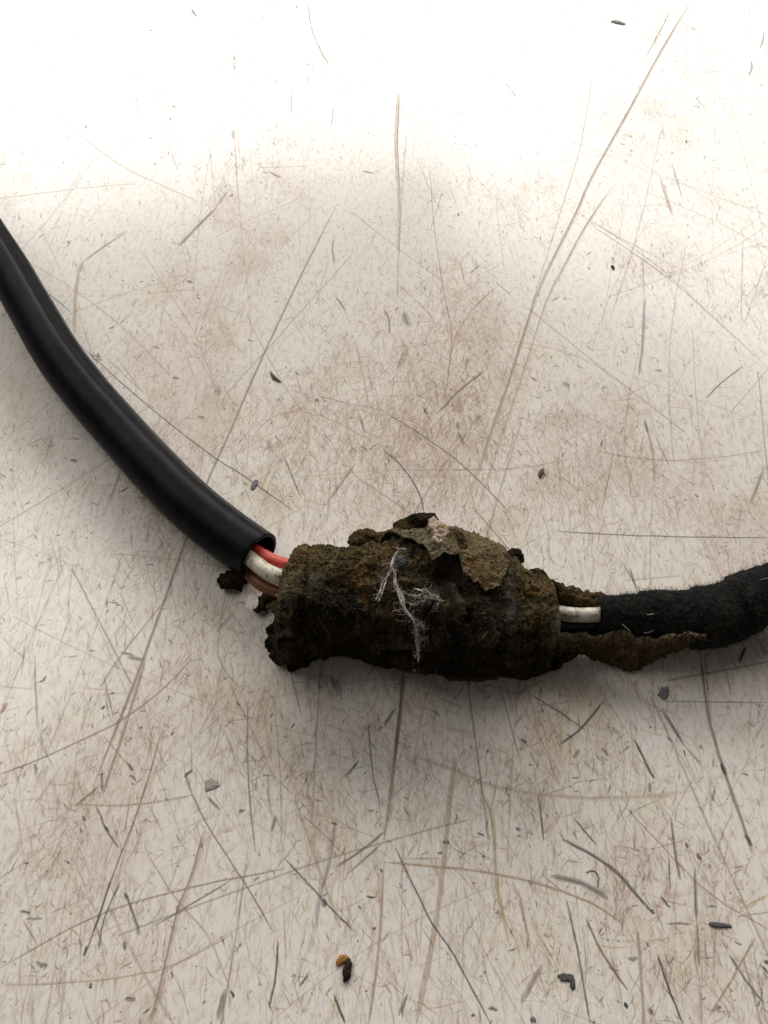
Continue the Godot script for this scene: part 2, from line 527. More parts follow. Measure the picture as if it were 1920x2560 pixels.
func traced() -> Array:
	return [
		[0.51, "b", 0.65, [65.1, -129.08, 55.69, -110.5, 45.38, -88.63, 36.92, -71.01, 32.92, -61.1, 26.35, -46.32, 23.41, -38.46, 18.65, -23.55, 14.45, -11.03, 10.65, 0.01]],
		[0.47, "b", 0.54, [39.98, -67.84, 34.09, -57.55, 30.04, -49.04, 25.7, -39.48, 20.8, -24.46, 17.31, -14.36, 14.45, -5.82, 12.53, 0.01]],
		[0.37, "b", 0.65, [23.41, -38.46, 18.65, -23.55, 14.45, -11.03]],
		[0.21, "b", 0.54, [41.16, -103.67, 35.94, -80.25, 30.15, -61.1, 24, -41.03, 19.48, -25.38]],
		[0.2, "k", 0.65, [8.07, -73.59, 8.42, -57.55, 9.47, -42.59, 10.37, -32.48, 9.06, -20.86]],
		[0.2, "g", 0.54, [34.94, -58.14, 41.99, -50.15, 48.47, -41.55, 57.82, -25.84]],
		[0.17, "g", 0.43, [35.96, -58.43, 42.79, -50.43, 48.88, -41.81]],
		[0.14, "b", 0.65, [45.67, -66.59, 51.09, -62.91, 58.65, -56.97, 63.7, -51.82]],
		[0.51, "p", 0.76, [41.46, -40.51, 39.51, -30.07, 38.13, -24.46]],
		[0.33, "b", 0.43, [42.76, -50.71, 41.35, -40.51]],
		[0.16, "b", 0.76, [18.88, -31.51, 24.8, -30.07, 31.48, -26.77, 34.48, -23.1]],
		[0.34, "o", 0.92, [7.57, -16.92, 11.32, -21.75, 15.13, -25.38]],
		[0.19, "d", 0.76, [54.12, -26.31, 50.34, -23.1, 47.33, -19.97]],
		[0.42, "b", 0.65, [17.86, -43.12, 13.87, -37.95, 11.09, -32.48, 9.81, -27.24]],
		[1.1, "p", 0.86, [3.1, -37.7, 3.78, -34.45]],
		[0.22, "g", 0.54, [51.52, -74.9, 51.81, -64.74]],
		[0.64, "b", 0.43, [48.81, -71.01, 49.28, -60.5]],
		[0.53, "b", 0.65, [37.74, -15.21, 37.96, -10.22, 37.39, -4.64]],
		[0.48, "d", 0.65, [37.68, -15.85, 37.82, -13.52]],
		[0.29, "k", 0.7, [38.64, -13.52, 39.84, -7.8]],
		[0.32, "b", 0.65, [32.45, -10.62, 30.63, -4.26, 29.5, -0.44]],
		[0.15, "k", 0.54, [30.1, -10.22, 37.41, -8.8, 45.58, -9, 54.33, -10.42]],
		[0.12, "b", 0.65, [32.61, -9.4, 42.21, -8.4, 48.79, -8.8]],
		[0.15, "k", 0.54, [0, -7, 9.68, -7, 19.4, -7.4, 26.04, -9]],
		[0.12, "b", 0.65, [0, -5.82, 12.87, -6.21, 20.76, -8.2]],
		[0.2, "d", 0.86, [0, -10.42, 2.91, -7, 4.76, -3.1, 5.33, 0.01]],
		[0.17, "d", 0.7, [0, -17.35, 5.95, -12.69, 11.32, -7.4, 16.92, 0.01]],
		[0.15, "b", 0.65, [48.01, -34.94, 45.96, -20.86, 44.61, -8.2]],
		[0.29, "g", 0.76, [77.51, -116.76, 76.52, -113.39, 75.4, -111.07]],
		[0.29, "g", 0.76, [72.73, -106.69, 72.3, -104.06, 71.02, -101.48]],
		[0.28, "g", 0.65, [23.17, -100.16, 25.59, -93.74]],
		[0.2, "g", 0.54, [11.97, -89.35, 14.8, -89.35]],
		[0.26, "g", 0.54, [9.03, -128.17, 8.68, -123.7]],
		[0.24, "g", 0.43, [59.39, -95.23, 60.55, -90.8]],
		[0.94, "b", 0.3, [2.67, -95.98, 2.11, -80.25, 2.41, -65.35, 2.07, -45.78]],
		[0.45, "o", 0.65, [53.03, -7.4, 49.75, -1.2]],
		[0.2, "b", 0.86, [2.6, -43.12, 5.86, -38.97, 7.62, -36.19]],
		[0.27, "k", 0.65, [17.95, -44.45, 20.31, -41.03]],
		[0.27, "o", 0.86, [13.93, -46.32, 15.53, -48.06]],
		[0.47, "y", 0.54, [12.38, -49.6, 12.86, -43.65]],
		[0.81, "k", 0.54, [3.54, -30.07, 2.09, -25.38]],
		[2.12, "b", 0.49, [10.25, -20.86, 10.76, -16.92]],
		[0.47, "o", 0.65, [10.61, -13.52, 11.35, -11.44]],
		[0.6, "g", 0.86, [10.53, -15.42, 10.59, -14.36]],
		[1.11, "k", 0.59, [26.52, -22.87, 27.51, -22.42]],
		[0.5, "k", 0.54, [41.75, -25.38, 40.53, -25.38]],
		[0.63, "o", 0.81, [22.24, -6.6, 21.63, -5.23]],
		[0.48, "d", 0.76, [5.75, -18.22, 6.22, -16.92]],
		[0.29, "d", 0.81, [0, -37.95, 0.72, -35.94, 0.79, -32.97]],
		[0.33, "o", 0.54, [28.06, -41.03, 26.49, -39.99]],
		[0.3, "d", 0.65, [24.05, -45.78, 24.38, -45.25]],
		[0.16, "g", 0.43, [60.48, -56.39, 55.17, -32.97]],
		[0.16, "b", 0.43, [63.45, -50.71, 55.17, -32.97]],
		[0.15, "k", 0.54, [57.82, -25.84, 49.69, -16.49]],
		[0.4, "k", 0.65, [-8.15, -63.51, -13.49, -45.78, -18.57, -27.71, -21.93, -14.36, -24.55, -4.45, -28.17, 14.3, -30.51, 26.09, -33.05, 37.19]],
		[0.14, "b", 0.49, [-63.93, -91.53, -48.15, -74.9, -33.29, -64.74, -25.29, -60.5]],
		[0.45, "k", 0.54, [-43.47, -56.39, -46.56, -52.67, -49.38, -49.04]],
		[0.81, "k", 0.59, [-49.38, -49.04, -49.84, -46.32]],
		[0.79, "b", 0.65, [-49.75, -46.86, -49.07, -39.99, -47.97, -32.97]],
		[0.43, "o", 0.38, [-27.29, -67.21, -29.03, -62.3]],
		[0.77, "o", 0.54, [-29.03, -62.3, -32.02, -56.97, -34.24, -52.67]],
		[0.3, "b", 0.54, [-50.42, -36.44, -42.79, -41.03, -34.05, -44.98]],
		[0.19, "b", 0.65, [-40.28, -51.82, -33.93, -41.03, -28.87, -32, -23.55, -17.35]],
		[0.29, "b", 0.49, [-10.73, -62.91, -17.59, -51.26, -23.78, -34.94, -29.88, -25.38]],
		[0.3, "b", 0.54, [-23.95, -58.72, -26.85, -44.18, -29.26, -29.12]],
		[0.14, "b", 0.43, [-32.23, -81.62, -28.17, -57.55, -26.69, -46.32]],
		[0.2, "b", 0.54, [-27.8, -84.39, -24.25, -57.55, -20.97, -35.94, -19.61, -18.65, -19.11, -4.26]],
		[0.16, "d", 0.92, [-53.6, -41.55, -49.15, -37.44]],
		[0.15, "d", 0.97, [-46.42, -30.31, -36.06, -19.97, -29.92, -14.36, -23.73, -9, -19.24, -5.82, -12.19, -0.07]],
		[0.15, "k", 0.65, [-42.13, -27.94, -35.5, -20.86]],
		[0.15, "k", 0.65, [-40.72, -27.94, -35.74, -21.3]],
		[0.18, "b", 0.76, [-18.54, -13.52, -16.08, -16.49, -12.43, -17.35, -8.01, -16.06, -0.29, -11.03]],
		[0.15, "k", 0.65, [-9.85, -20.41, -5.39, -19.09, 0, -17.57]],
		[1.26, "k", 0.59, [-44.4, -28.88, -43.06, -27.24]],
		[0.17, "b", 0.65, [-11.85, -5.82, 0, -7]],
		[0.37, "g", 0.81, [-20.55, -72.29, -18.17, -70.37]],
		[0.44, "g", 0.76, [-3.87, -72.42, -1.68, -71.65]],
		[0.61, "g", 0.65, [-40.63, -126.19, -38.95, -122.37]],
		[0.23, "g", 0.65, [-17.88, -96.35, -17.45, -88.63]],
		[0.27, "g", 0.43, [-9.61, -92.26, -9.83, -85.09]],
		[0.61, "g", 0.32, [-28.02, -84.39, -27.77, -81.62]],
		[0.28, "b", 0.7, [-4.41, -31.03, -3.06, -23.1, -2.34, -19.09]],
		[0.34, "k", 0.65, [-4.02, -8.2, -8.14, -0.82]],
		[0.2, "d", 0.65, [-14.34, -9.81, -11.36, -2.33]],
		[0.31, "d", 0.65, [-8.49, -54.66, -8.6, -51.82, -8.23, -48.5]],
		[0.36, "d", 0.76, [-7.71, -41.03, -6.17, -37.95]],
		[0.36, "k", 0.76, [-3.66, -16.92, -2.78, -13.52]],
		[0.42, "b", 0.54, [-47.82, -7.4, -47.23, -14.36]],
		[0.47, "d", 0.7, [-44.2, -8.8, -43.01, -8.52]],
		[0.87, "o", 0.81, [-31.59, -44.71, -31.12, -43.91]],
		[0.6, "o", 0.86, [-29.9, -41.29, -29.81, -41.13]],
		[0.62, "o", 0.86, [-31.61, -23.92, -30.73, -23.78]],
		[0.47, "o", 0.76, [-37.57, -44.71, -37.16, -44.45]],
		[1.23, "p", 0.32, [-24.74, -22.65, -24.52, -20.41]],
		[0.54, "g", 0.76, [-26.82, -16.49, -26.13, -16.27]],
		[0.88, "o", 0.43, [-16.46, -12.27, -15.81, -9.81]],
		[0.42, "b", 0.38, [-16.1, -129.08, -14.91, -118.47, -12.43, -109.27, -10.43, -104.46]],
		[0.16, "k", 0.65, [-39.36, 55.66, -30.24, 50.7, -22.23, 48.28, -16.41, 46.99, -10.74, 46.04]],
		[0.16, "d", 0.59, [-24.24, 51.71, -16.4, 47.11]],
		[0.13, "b", 0.76, [-39, 57.25, -31.99, 57.04, -25.96, 56.4, -21.37, 55.33, -15.92, 52.49]],
		[0.2, "k", 0.59, [-43.88, 35.71, -39.5, 33.82, -31.61, 29.66, -27.2, 25.91, -23.54, 21.41]],
		[0.41, "b", 0.76, [-29.27, 21.1, -30.19, 28.24, -31.31, 34.9, -31.85, 38.07]],
		[0.22, "k", 0.7, [-26.04, 30.51, -27.63, 40.13, -29.37, 46.99, -30.42, 52.49, -31.03, 54.47]],
		[0.24, "d", 0.54, [-29.37, 46.99, -29.99, 50.7, -30.45, 52.27]],
		[0.34, "d", 0.92, [-30.9, 53.6, -30.95, 54.64]],
		[0.2, "d", 0.59, [-28.34, 47.23, -29.47, 50.92, -29.55, 54.03]],
		[0.18, "k", 0.7, [-22.75, 35.44, -21.66, 38.07, -19.46, 41.64, -15.15, 47.23, -11.59, 52.27]],
		[0.36, "d", 0.92, [-22.82, 35.97, -21.86, 35.12]],
		[0.17, "b", 0.7, [-18.86, 24.43, -16.41, 28.81, -12.06, 37.03]],
		[0.19, "s", 0.65, [-16.27, 27.08, -15.6, 35.44, -14.12, 44.36]],
		[0.62, "b", 0.54, [-19.92, 42.14, -20.51, 46.04, -21.75, 50.24, -22.6, 56.83, -23.24, 60.75]],
		[0.57, "p", 0.54, [-21.82, 49.67, -21.69, 50.7]],
		[0.31, "p", 0.86, [-27.66, 48.4, -26.61, 50.47, -25.45, 52.6]],
		[0.31, "d", 0.65, [-27.73, 48.4, -27.31, 49.1]],
		[0.23, "d", 0.7, [-11.05, 53.16, -11.09, 56.19, -11.59, 59.33]],
		[0.32, "b", 0.76, [0, 45.08, -0.69, 54.69, -1.59, 60.75]],
		[0.18, "d", 0.65, [-10.94, 44.84, -6.37, 49.33, -3.12, 52.27]],
		[0.53, "p", 0.43, [-5.39, 40.64, -6, 45.57, -6.88, 48.86, -7.24, 52.05]],
		[0.22, "b", 0.65, [-42.92, 21.1, -40.71, 30.51]],
		[0.2, "k", 0.54, [-33.94, 23.84, -31.97, 29.1]],
		[0.33, "d", 0.59, [-32.33, 35.17, -31.89, 37.81]],
		[0.35, "o", 0.65, [-32.29, 37.03, -34.75, 39.37]],
		[0.25, "k", 0.76, [-32.28, 39.37, -30.7, 41.89, -29.11, 43.87]],
		[0.37, "d", 0.76, [-31.02, 41.52, -30.4, 42.14]],
		[0.33, "d", 0.76, [-29.54, 34.37, -28.71, 35.44]],
		[0.17, "b", 0.76, [-32.7, 31.35, -29.19, 34.9]],
		[0.3, "k", 0.76, [0, 42.14, -2.5, 44.11, -5.24, 45.81]],
		[0.2, "k", 0.65, [0, 43.13, -3.97, 46.52]],
		[0.58, "o", 0.65, [-16.16, 57.67, -16.6, 60.35]],
		[0.19, "b", 0.76, [-35.31, 39.11, -27.52, 39.11, -21.66, 38.07]],
		[0.19, "b", 0.76, [-37.95, 51.15, -35.99, 53.6]],
		[0.29, "d", 0.7, [-38.51, 50.24, -37.35, 50.52]],
		[0.22, "o", 0.65, [-37.73, 51.04, -35.92, 50.97]],
		[0.15, "b", 0.65, [-25.72, 44.6, -22.14, 49.1, -18.58, 52.49, -15.44, 57.88]],
		[0.14, "k", 0.54, [-9.28, 40.13, -4, 44.84]],
		[0.17, "s", 0.65, [-11.55, 22.63, -9.85, 28.53]],
		[0.19, "s", 0.76, [-1.88, 29.66, -1.43, 34.9, -0.49, 39.11]],
		[0.34, "d", 0.7, [-4.46, 35.97, -2.9, 34.1]],
		[0.37, "d", 0.65, [-12.1, 40.39, -12.5, 42.14]],
		[0.33, "o", 0.76, [-19.93, 38.33, -18.36, 39.75]],
		[0.33, "d", 0.65, [-16.28, 39.88, -15.51, 39.75]],
		[0.39, "d", 0.76, [-27.05, 53.16, -26.8, 54.03]],
		[0.34, "d", 0.86, [-29.87, 57.04, -29.76, 57.67]],
		[0.32, "d", 0.81, [-33.53, 40.39, -33.34, 41.02]],
		[0.46, "o", 0.76, [-26.12, 58.5, -25.07, 58.5]],
		[0.57, "d", 0.76, [-6.5, 48.98, -6.35, 49.9]],
		[0.5, "r", 0.65, [-45.51, 28.53, -45.01, 27.08]],
		[0.3, "o", 0.65, [-41.65, 24.58, -40.96, 23.84]],
		[0.25, "d", 0.76, [-5.12, 58.09, -3.89, 60.75]],
		[0.26, "g", 0.76, [-8.66, 57.46, -7.78, 56.19]],
		[0.35, "d", 0.54, [-17.65, 27.08, -17.2, 27.52]],
		[0.51, "o", 0.65, [-31.52, 21.25, -29.49, 21.56]],
		[0.5, "k", 0.59, [38.83, 21.1, 38.35, 28.81, 38.83, 34.64, 39.7, 40.64, 40.18, 44.36]],
		[0.52, "d", 0.86, [38.75, 34.37, 38.99, 35.84]],
		[0.5, "d", 0.86, [39.84, 42.39, 40.2, 43.67]],
		[0.22, "b", 0.65, [41.53, 21.1, 41.56, 26.5]],
		[0.61, "b", 0.7, [8.28, 33.82, 7.62, 37.03, 6.4, 45.57, 5.19, 52.49, 3.22, 60.75]],
		[0.73, "d", 0.81, [6.66, 43.13, 6.81, 43.43]],
		[0.39, "k", 0.65, [2.26, 22.63, 1.63, 29.95, 0, 43.13]],
		[0.34, "d", 0.81, [19.61, 42.89, 22.71, 44.6, 25.01, 46.28, 26.91, 48.63, 28.35, 50.47]],
		[0.49, "p", 0.65, [24.1, 45.57, 26.34, 47.47]],
		[0.44, "d", 0.86, [28.16, 50.13, 28.41, 50.52]],
		[0.63, "g", 0.7, [17.96, 46.76, 21.12, 47.47, 23.9, 48.98]],
		[0.18, "d", 0.86, [21.74, 46.4, 22.76, 46.28, 23.04, 46.99, 22.8, 47.93]],
		[0.29, "d", 0.81, [20.47, 32.18, 23.43, 29.95, 26.29, 26.79]],
		[0.41, "d", 0.7, [33.01, 27.95, 34.96, 32.46]],
		[0.22, "k", 0.65, [34.96, 32.46, 36.44, 34.64]],
		[0.26, "d", 0.86, [29.17, 31.63, 30.1, 34.37, 30.73, 36.24]],
		[0.25, "g", 0.81, [17.38, 38.07, 17.55, 43.13]],
		[0.21, "d", 0.76, [21.14, 40.64, 23.34, 43.63]],
		[0.34, "k", 0.76, [31.97, 40.64, 31.8, 44.6, 31.85, 47.23]],
		[0.39, "g", 0.76, [33.6, 45.81, 32.82, 51.37]],
		[0.38, "k", 0.65, [32.82, 51.37, 32.29, 55.55]],
		[0.16, "d", 0.65, [31, 44.84, 30.53, 48.4]],
		[0.2, "d", 0.65, [1.27, 43.87, 2.74, 46.99, 5.1, 51.6, 7.17, 54.47, 10.6, 60.75]],
		[0.22, "g", 0.81, [19.33, 49.1, 19.93, 53.6, 20.5, 60.75]],
		[0.24, "k", 0.81, [21.21, 50.92, 22.49, 54.25, 24.63, 57.67]],
		[0.23, "d", 0.76, [28.19, 54.47, 28.72, 57.04, 29.71, 60.75]],
		[0.32, "g", 0.81, [35.6, 54.47, 36.77, 56.83, 38.19, 58.92]],
		[0.28, "b", 0.86, [38.56, 52.94, 35.35, 56.83, 32.36, 60.15]],
		[0.3, "d", 0.76, [38.7, 55.55, 39.25, 56.19]],
		[0.25, "b", 0.76, [0, 45.33, 6.27, 45.81, 11.25, 46.4, 17.37, 47.7, 22.11, 49.56, 24.8, 51.37]],
		[0.56, "b", 0.32, [3.21, 33.55, 7.96, 35.17, 13.12, 37.29, 20.88, 38.33, 28.7, 38.33, 35.37, 37.55]],
		[0.13, "k", 0.65, [26.99, 39.37, 30.45, 43.63, 34.61, 48.4, 40.18, 52.05]],
		[0.67, "o", 0.49, [16.17, 55.33, 13.74, 58.92]],
		[0.2, "k", 0.65, [29.64, 51.49, 32.32, 51.49]],
		[0.1, "d", 0.65, [32.9, 26.94, 45.84, 27.08]],
		[0.5, "y", 0.54, [11.24, 38.07, 12.08, 41.14, 12.05, 45.57, 12.14, 47.93, 12.97, 53.6]],
		[0.24, "b", 0.76, [14.36, 48.17, 15.13, 53.6]],
		[0.31, "g", 0.86, [2.34, 58.09, 1.39, 59.94]],
		[0.26, "y", 0.54, [40.96, 48.63, 37.44, 50.24]],
		[0.53, "p", 0.65, [21.9, 33.82, 22.56, 32.73]],
		[0.76, "g", 0.76, [21.78, 36.11, 21.85, 36.19]],
		[0.39, "d", 0.76, [15.94, 31.63, 16.58, 32.04]],
		[0.34, "d", 0.7, [25.26, 32.59, 25.81, 33.55]],
		[0.38, "g", 0.76, [30.14, 36.63, 30.04, 37.81]],
		[0.55, "s", 0.76, [14.74, 41.64, 14.97, 42.02]],
		[0.68, "s", 0.7, [10.85, 44.6, 10.96, 44.84]],
		[0.28, "d", 0.65, [10.22, 42.27, 11.1, 42.52]],
		[0.36, "p", 0.81, [15.56, 47.11, 15.75, 47.82]],
		[0.31, "d", 0.76, [29.48, 48.75, 30.26, 50.01]],
		[0.41, "d", 0.86, [33.13, 43.5, 33.29, 43.63]],
		[0.41, "d", 0.76, [34.12, 44.36, 34.36, 45.08]],
		[0.34, "s", 0.65, [33, 31.35, 33.58, 31.91]],
		[0.33, "o", 0.65, [37.02, 37.81, 36.95, 38.85]],
		[0.3, "s", 0.86, [27.3, 53.27, 27.31, 53.71]],
		[0.42, "d", 0.54, [33.22, 59.33, 33.82, 59.23]],
		[0.54, "k", 0.81, [26.6, 59.33, 26.73, 59.94]],
		[0.29, "d", 0.81, [10.45, 59.33, 11.37, 59.49]],
		[0.54, "d", 0.86, [14.55, 60.35, 15.23, 60.45]],
		[0.25, "d", 0.76, [9.03, 59.94, 8.68, 59.98]],
		[0.45, "d", 0.54, [0, 29.95, 1.38, 27.66]],
		[0.14, "d", 0.54, [13.95, 25.03, 15.71, 34.37]],
		[0.17, "d", 0.65, [17.76, 26.21, 21.12, 28.53, 23.63, 30.51]],
		[0.14, "d", 0.85, [23.5, 3.06, 31.97, 3.62, 40.44, 3.93, 51.31, 4.06]],
		[0.31, "b", 0.3, [61.74, -129.08, 50.37, -104.16]],
		[0.23, "b", 0.5, [39.41, -31.57, 34.21, -12.24, 34.16, 3.18]],
		[0.21, "k", 0.6, [11.96, -0.97, 15.88, 5.05, 19.11, 10.47]],
		[0.21, "k", 0.4, [38.33, 9.88, 31, 10.47]],
		[0.31, "d", 0.6, [32.03, 8.69, 32.33, 11.93]],
		[0.2, "d", 0.5, [31.11, 7.79, 32.8, 12.22]],
		[0.49, "b", 0.5, [-35.92, -12.24, -37.79, 0.64]],
		[0.34, "o", 0.5, [-32.53, 20.57, -30.48, 21.1]],
		[0.2, "k", 0.5, [-27.16, 12.22, -32.44, 21.1, -34.2, 25.27]],
		[0.2, "k", 0.45, [-20.39, 13.37, -20.4, 21.1, -17.34, 25.27]],
		[0.15, "k", 0.4, [-18.03, 11.06, -12.04, 16.75]],
		[0.45, "p", 0.5, [-18.97, 15.08, -20.97, 17.86]],
		[0.57, "d", 0.4, [2.43, 23.73, 1.9, 28.29, 1.15, 34.08]],
		[1.05, "s", 0.4, [-6.31, 23.73, -5.27, 26.29]],
		[0.28, "k", 0.45, [39.53, 20.03, 38.49, 29.28]]]

func build_bench() -> void:
	var tex := bench_textures()
	var m := StandardMaterial3D.new()
	m.albedo_texture = tex[0]
	m.normal_enabled = true
	m.normal_texture = tex[1]
	m.normal_scale = 0.22
	m.roughness = 1.0
	m.roughness_texture = tex[2]
	m.roughness_texture_channel = BaseMaterial3D.TEXTURE_CHANNEL_RED
	m.metallic_specular = 0.62
	# fine streaky grime over everything, laid lengthwise
	var grime := NoiseTexture2D.new()
	grime.width = 2048
	grime.height = 1024
	grime.seamless = true
	var gn := FastNoiseLite.new()
	gn.seed = 91
	gn.noise_type = FastNoiseLite.TYPE_SIMPLEX_SMOOTH
	gn.frequency = 0.085
	gn.fractal_octaves = 4
	gn.fractal_gain = 0.75
	grime.noise = gn
	var ramp := Gradient.new()
	ramp.offsets = PackedFloat32Array([0.0, 0.3, 0.45, 0.56, 0.75, 1.0])
	ramp.colors = PackedColorArray([Color(0.91, 0.865, 0.83), Color(0.95, 0.925, 0.905), Color(0.985, 0.975, 0.965), Color(1, 1, 1), Color(1.0, 0.995, 0.975), Color(0.985, 0.97, 0.91)])
	grime.color_ramp = ramp
	m.texture_filter = BaseMaterial3D.TEXTURE_FILTER_NEAREST
	m.detail_enabled = true
	m.detail_albedo = grime
	m.detail_blend_mode = BaseMaterial3D.BLEND_MODE_MUL
	m.detail_uv_layer = BaseMaterial3D.DETAIL_UV_1
	var st := SurfaceTool.new()
	st.begin(Mesh.PRIMITIVE_TRIANGLES)
	var half := 330.0
	var thick := 28.0
	var rim := 1.2
	# top with a rounded rim, sides and underside, one closed slab
	var rings := [[half - rim, 0.0], [half - rim * 0.3, -rim * 0.3], [half, -rim], [half, -thick]]
	var corner := [Vector2(-1, -1), Vector2(1, -1), Vector2(1, 1), Vector2(-1, 1)]
	var put := func(x: float, y: float, z: float) -> void:
		st.set_uv(Vector2((x - TILE_X) / TILE_W, (z - TILE_Z) / TILE))
		st.add_vertex(Vector3(x, y, z) * MM)
	st.set_smooth_group(-1)
	for y in [0.0, -thick]:
		var h: float = half - rim if y == 0.0 else half
		var order := [0, 1, 2, 0, 2, 3] if y == 0.0 else [0, 2, 1, 0, 3, 2]
		for k in order:
			put.call(corner[k].x * h, y, corner[k].y * h)
	for r in 3:
		for k in 4:
			var c0: Vector2 = corner[k]
			var c1: Vector2 = corner[(k + 1) % 4]
			var a: Array = rings[r]
			var b: Array = rings[r + 1]
			var q := [Vector3(c0.x * a[0], a[1], c0.y * a[0]), Vector3(c0.x * b[0], b[1], c0.y * b[0]), Vector3(c1.x * b[0], b[1], c1.y * b[0]), Vector3(c1.x * a[0], a[1], c1.y * a[0])]
			for i in [0, 1, 2, 0, 2, 3]:
				put.call(q[i].x, q[i].y, q[i].z)
	st.generate_normals()
	var o := MeshInstance3D.new()
	o.name = "workbench_top"
	o.mesh = st.commit()
	o.mesh.surface_set_material(0, m)
	o.set_meta("kind", "structure")
	o.set_meta("label", "scratched white workbench surface under the cable plug")
	add_child(o, true)

# ------------------------------------------------------------------ the plug body
const BX0 := -12.0
const BDX := 0.5
const NEXP := 2.9
var zc := PackedFloat32Array([18.11, 17.77, 17.34, 17.02, 16.83, 16.7, 16.6, 16.52, 16.45, 16.43, 16.47, 16.52, 16.57, 16.63, 16.69, 16.75, 16.81, 16.87, 16.93, 16.97, 17.01, 17.05, 17.09, 17.11, 17.09, 17.05, 17.01, 16.96, 16.91, 16.83, 16.74, 16.66, 16.59, 16.56, 16.6, 16.66, 16.72, 16.78, 16.86, 16.95, 17.05, 17.14, 17.24, 17.36, 17.48, 17.6, 17.73, 17.84, 17.95, 18.05, 18.15, 18.25, 18.37, 18.5, 18.64, 18.77, 18.9, 19.01, 19.11, 19.2, 19.27, 19.29, 19.28, 19.25, 19.17, 19.06, 19])
var ha := PackedFloat32Array([4.25, 4.78, 5.43, 5.78, 5.85, 5.84, 5.8, 5.74, 5.7, 5.69, 5.72, 5.76, 5.8, 5.83, 5.86, 5.88, 5.9, 5.92, 5.94, 5.96, 5.98, 6.01, 6.03, 6.08, 6.21, 6.38, 6.55, 6.72, 6.88, 7.03, 7.17, 7.32, 7.45, 7.55, 7.6, 7.64, 7.68, 7.71, 7.69, 7.63, 7.56, 7.5, 7.42, 7.33, 7.23, 7.13, 7.03, 6.92, 6.82, 6.72, 6.61, 6.5, 6.36, 6.18, 5.98, 5.79, 5.59, 5.38, 5.17, 4.95, 4.73, 4.48, 4.23, 3.95, 3.58, 3.19, 2.97])
var yc := PackedFloat32Array([5.08, 5.2, 5.35, 5.48, 5.56, 5.63, 5.69, 5.74, 5.79, 5.82, 5.85, 5.87, 5.89, 5.91, 5.93, 5.95, 5.97, 5.99, 6.01, 6.03, 6.05, 6.07, 6.09, 6.12, 6.15, 6.19, 6.23, 6.27, 6.3, 6.33, 6.35, 6.37, 6.39, 6.4, 6.4, 6.4, 6.4, 6.4, 6.4, 6.4, 6.4, 6.4, 6.4, 6.38, 6.36, 6.34, 6.32, 6.3, 6.26, 6.22, 6.18, 6.14, 6.09, 6.05, 6.01, 5.97, 5.92, 5.86, 5.79, 5.71, 5.63, 5.53, 5.42, 5.3, 5.16, 5.03, 4.96])
var hb := PackedFloat32Array([5.24, 5.36, 5.52, 5.65, 5.74, 5.81, 5.87, 5.92, 5.97, 6, 6.03, 6.05, 6.07, 6.09, 6.11, 6.13, 6.15, 6.17, 6.19, 6.22, 6.24, 6.26, 6.28, 6.3, 6.34, 6.38, 6.42, 6.46, 6.5, 6.52, 6.55, 6.57, 6.59, 6.6, 6.6, 6.6, 6.6, 6.6, 6.6, 6.6, 6.6, 6.6, 6.6, 6.58, 6.56, 6.54, 6.52, 6.49, 6.45, 6.41, 6.37, 6.33, 6.28, 6.24, 6.2, 6.16, 6.11, 6.04, 5.97, 5.89, 5.8, 5.7, 5.58, 5.46, 5.32, 5.19, 5.12])
var n_big: FastNoiseLite
var n_fold: FastNoiseLite
var n_mid: FastNoiseLite
var n_fine: FastNoiseLite
var n_crumb: FastNoiseLite
var n_tone: FastNoiseLite
var n_tone2: FastNoiseLite
var n_grit: FastNoiseLite

func bump(v: float, at: float, w: float) -> float:
	return exp(-(v - at) * (v - at) / (w * w))

# the plain outline: [point, outward direction] at x and angle (0 front, 90 up, 180 back); rho shrinks it to close the ends
func outline(x: float, th: float, rho := 1.0) -> Array:
	var k := clampf((x - BX0) / BDX, 0.0, zc.size() - 1.001)
	var i := int(k)
	var f := k - i
	var a := lerpf(ha[i], ha[i + 1], f)
	var b := lerpf(hb[i], hb[i + 1], f)
	var c := cos(th)
	var s := sin(th)
	var r := pow(pow(absf(c) / a, NEXP) + pow(absf(s) / b, NEXP), -1.0 / NEXP) * rho
	var z := lerpf(zc[i], zc[i + 1], f) + r * c
	var y := lerpf(yc[i], yc[i + 1], f) + r * s
	var lean := clampf((-4.0 - x) / 7.0, 0.0, 1.0)
	var n := Vector3(0, signf(s) * pow(absf(r * s) / b, 1.5) / b, signf(c) * pow(absf(r * c) / a, 1.5) / a)
	return [Vector3(x - (z - 13.0) * 0.10 * lean, maxf(y, 0.03), z), n.normalized() if n.length() > 0.0001 else Vector3.UP]

# where the dirt has come off and dark tape shows
func bareness(x: float, deg: float) -> float:
	return bump(x, 7.0, 5.5) * bump(deg, 70.0, 28.0) + 0.8 * bump(x, -6.5, 4.5) * bump(deg, 58.0, 32.0) + 0.9 * smoothstep(62.0, 10.0, deg)

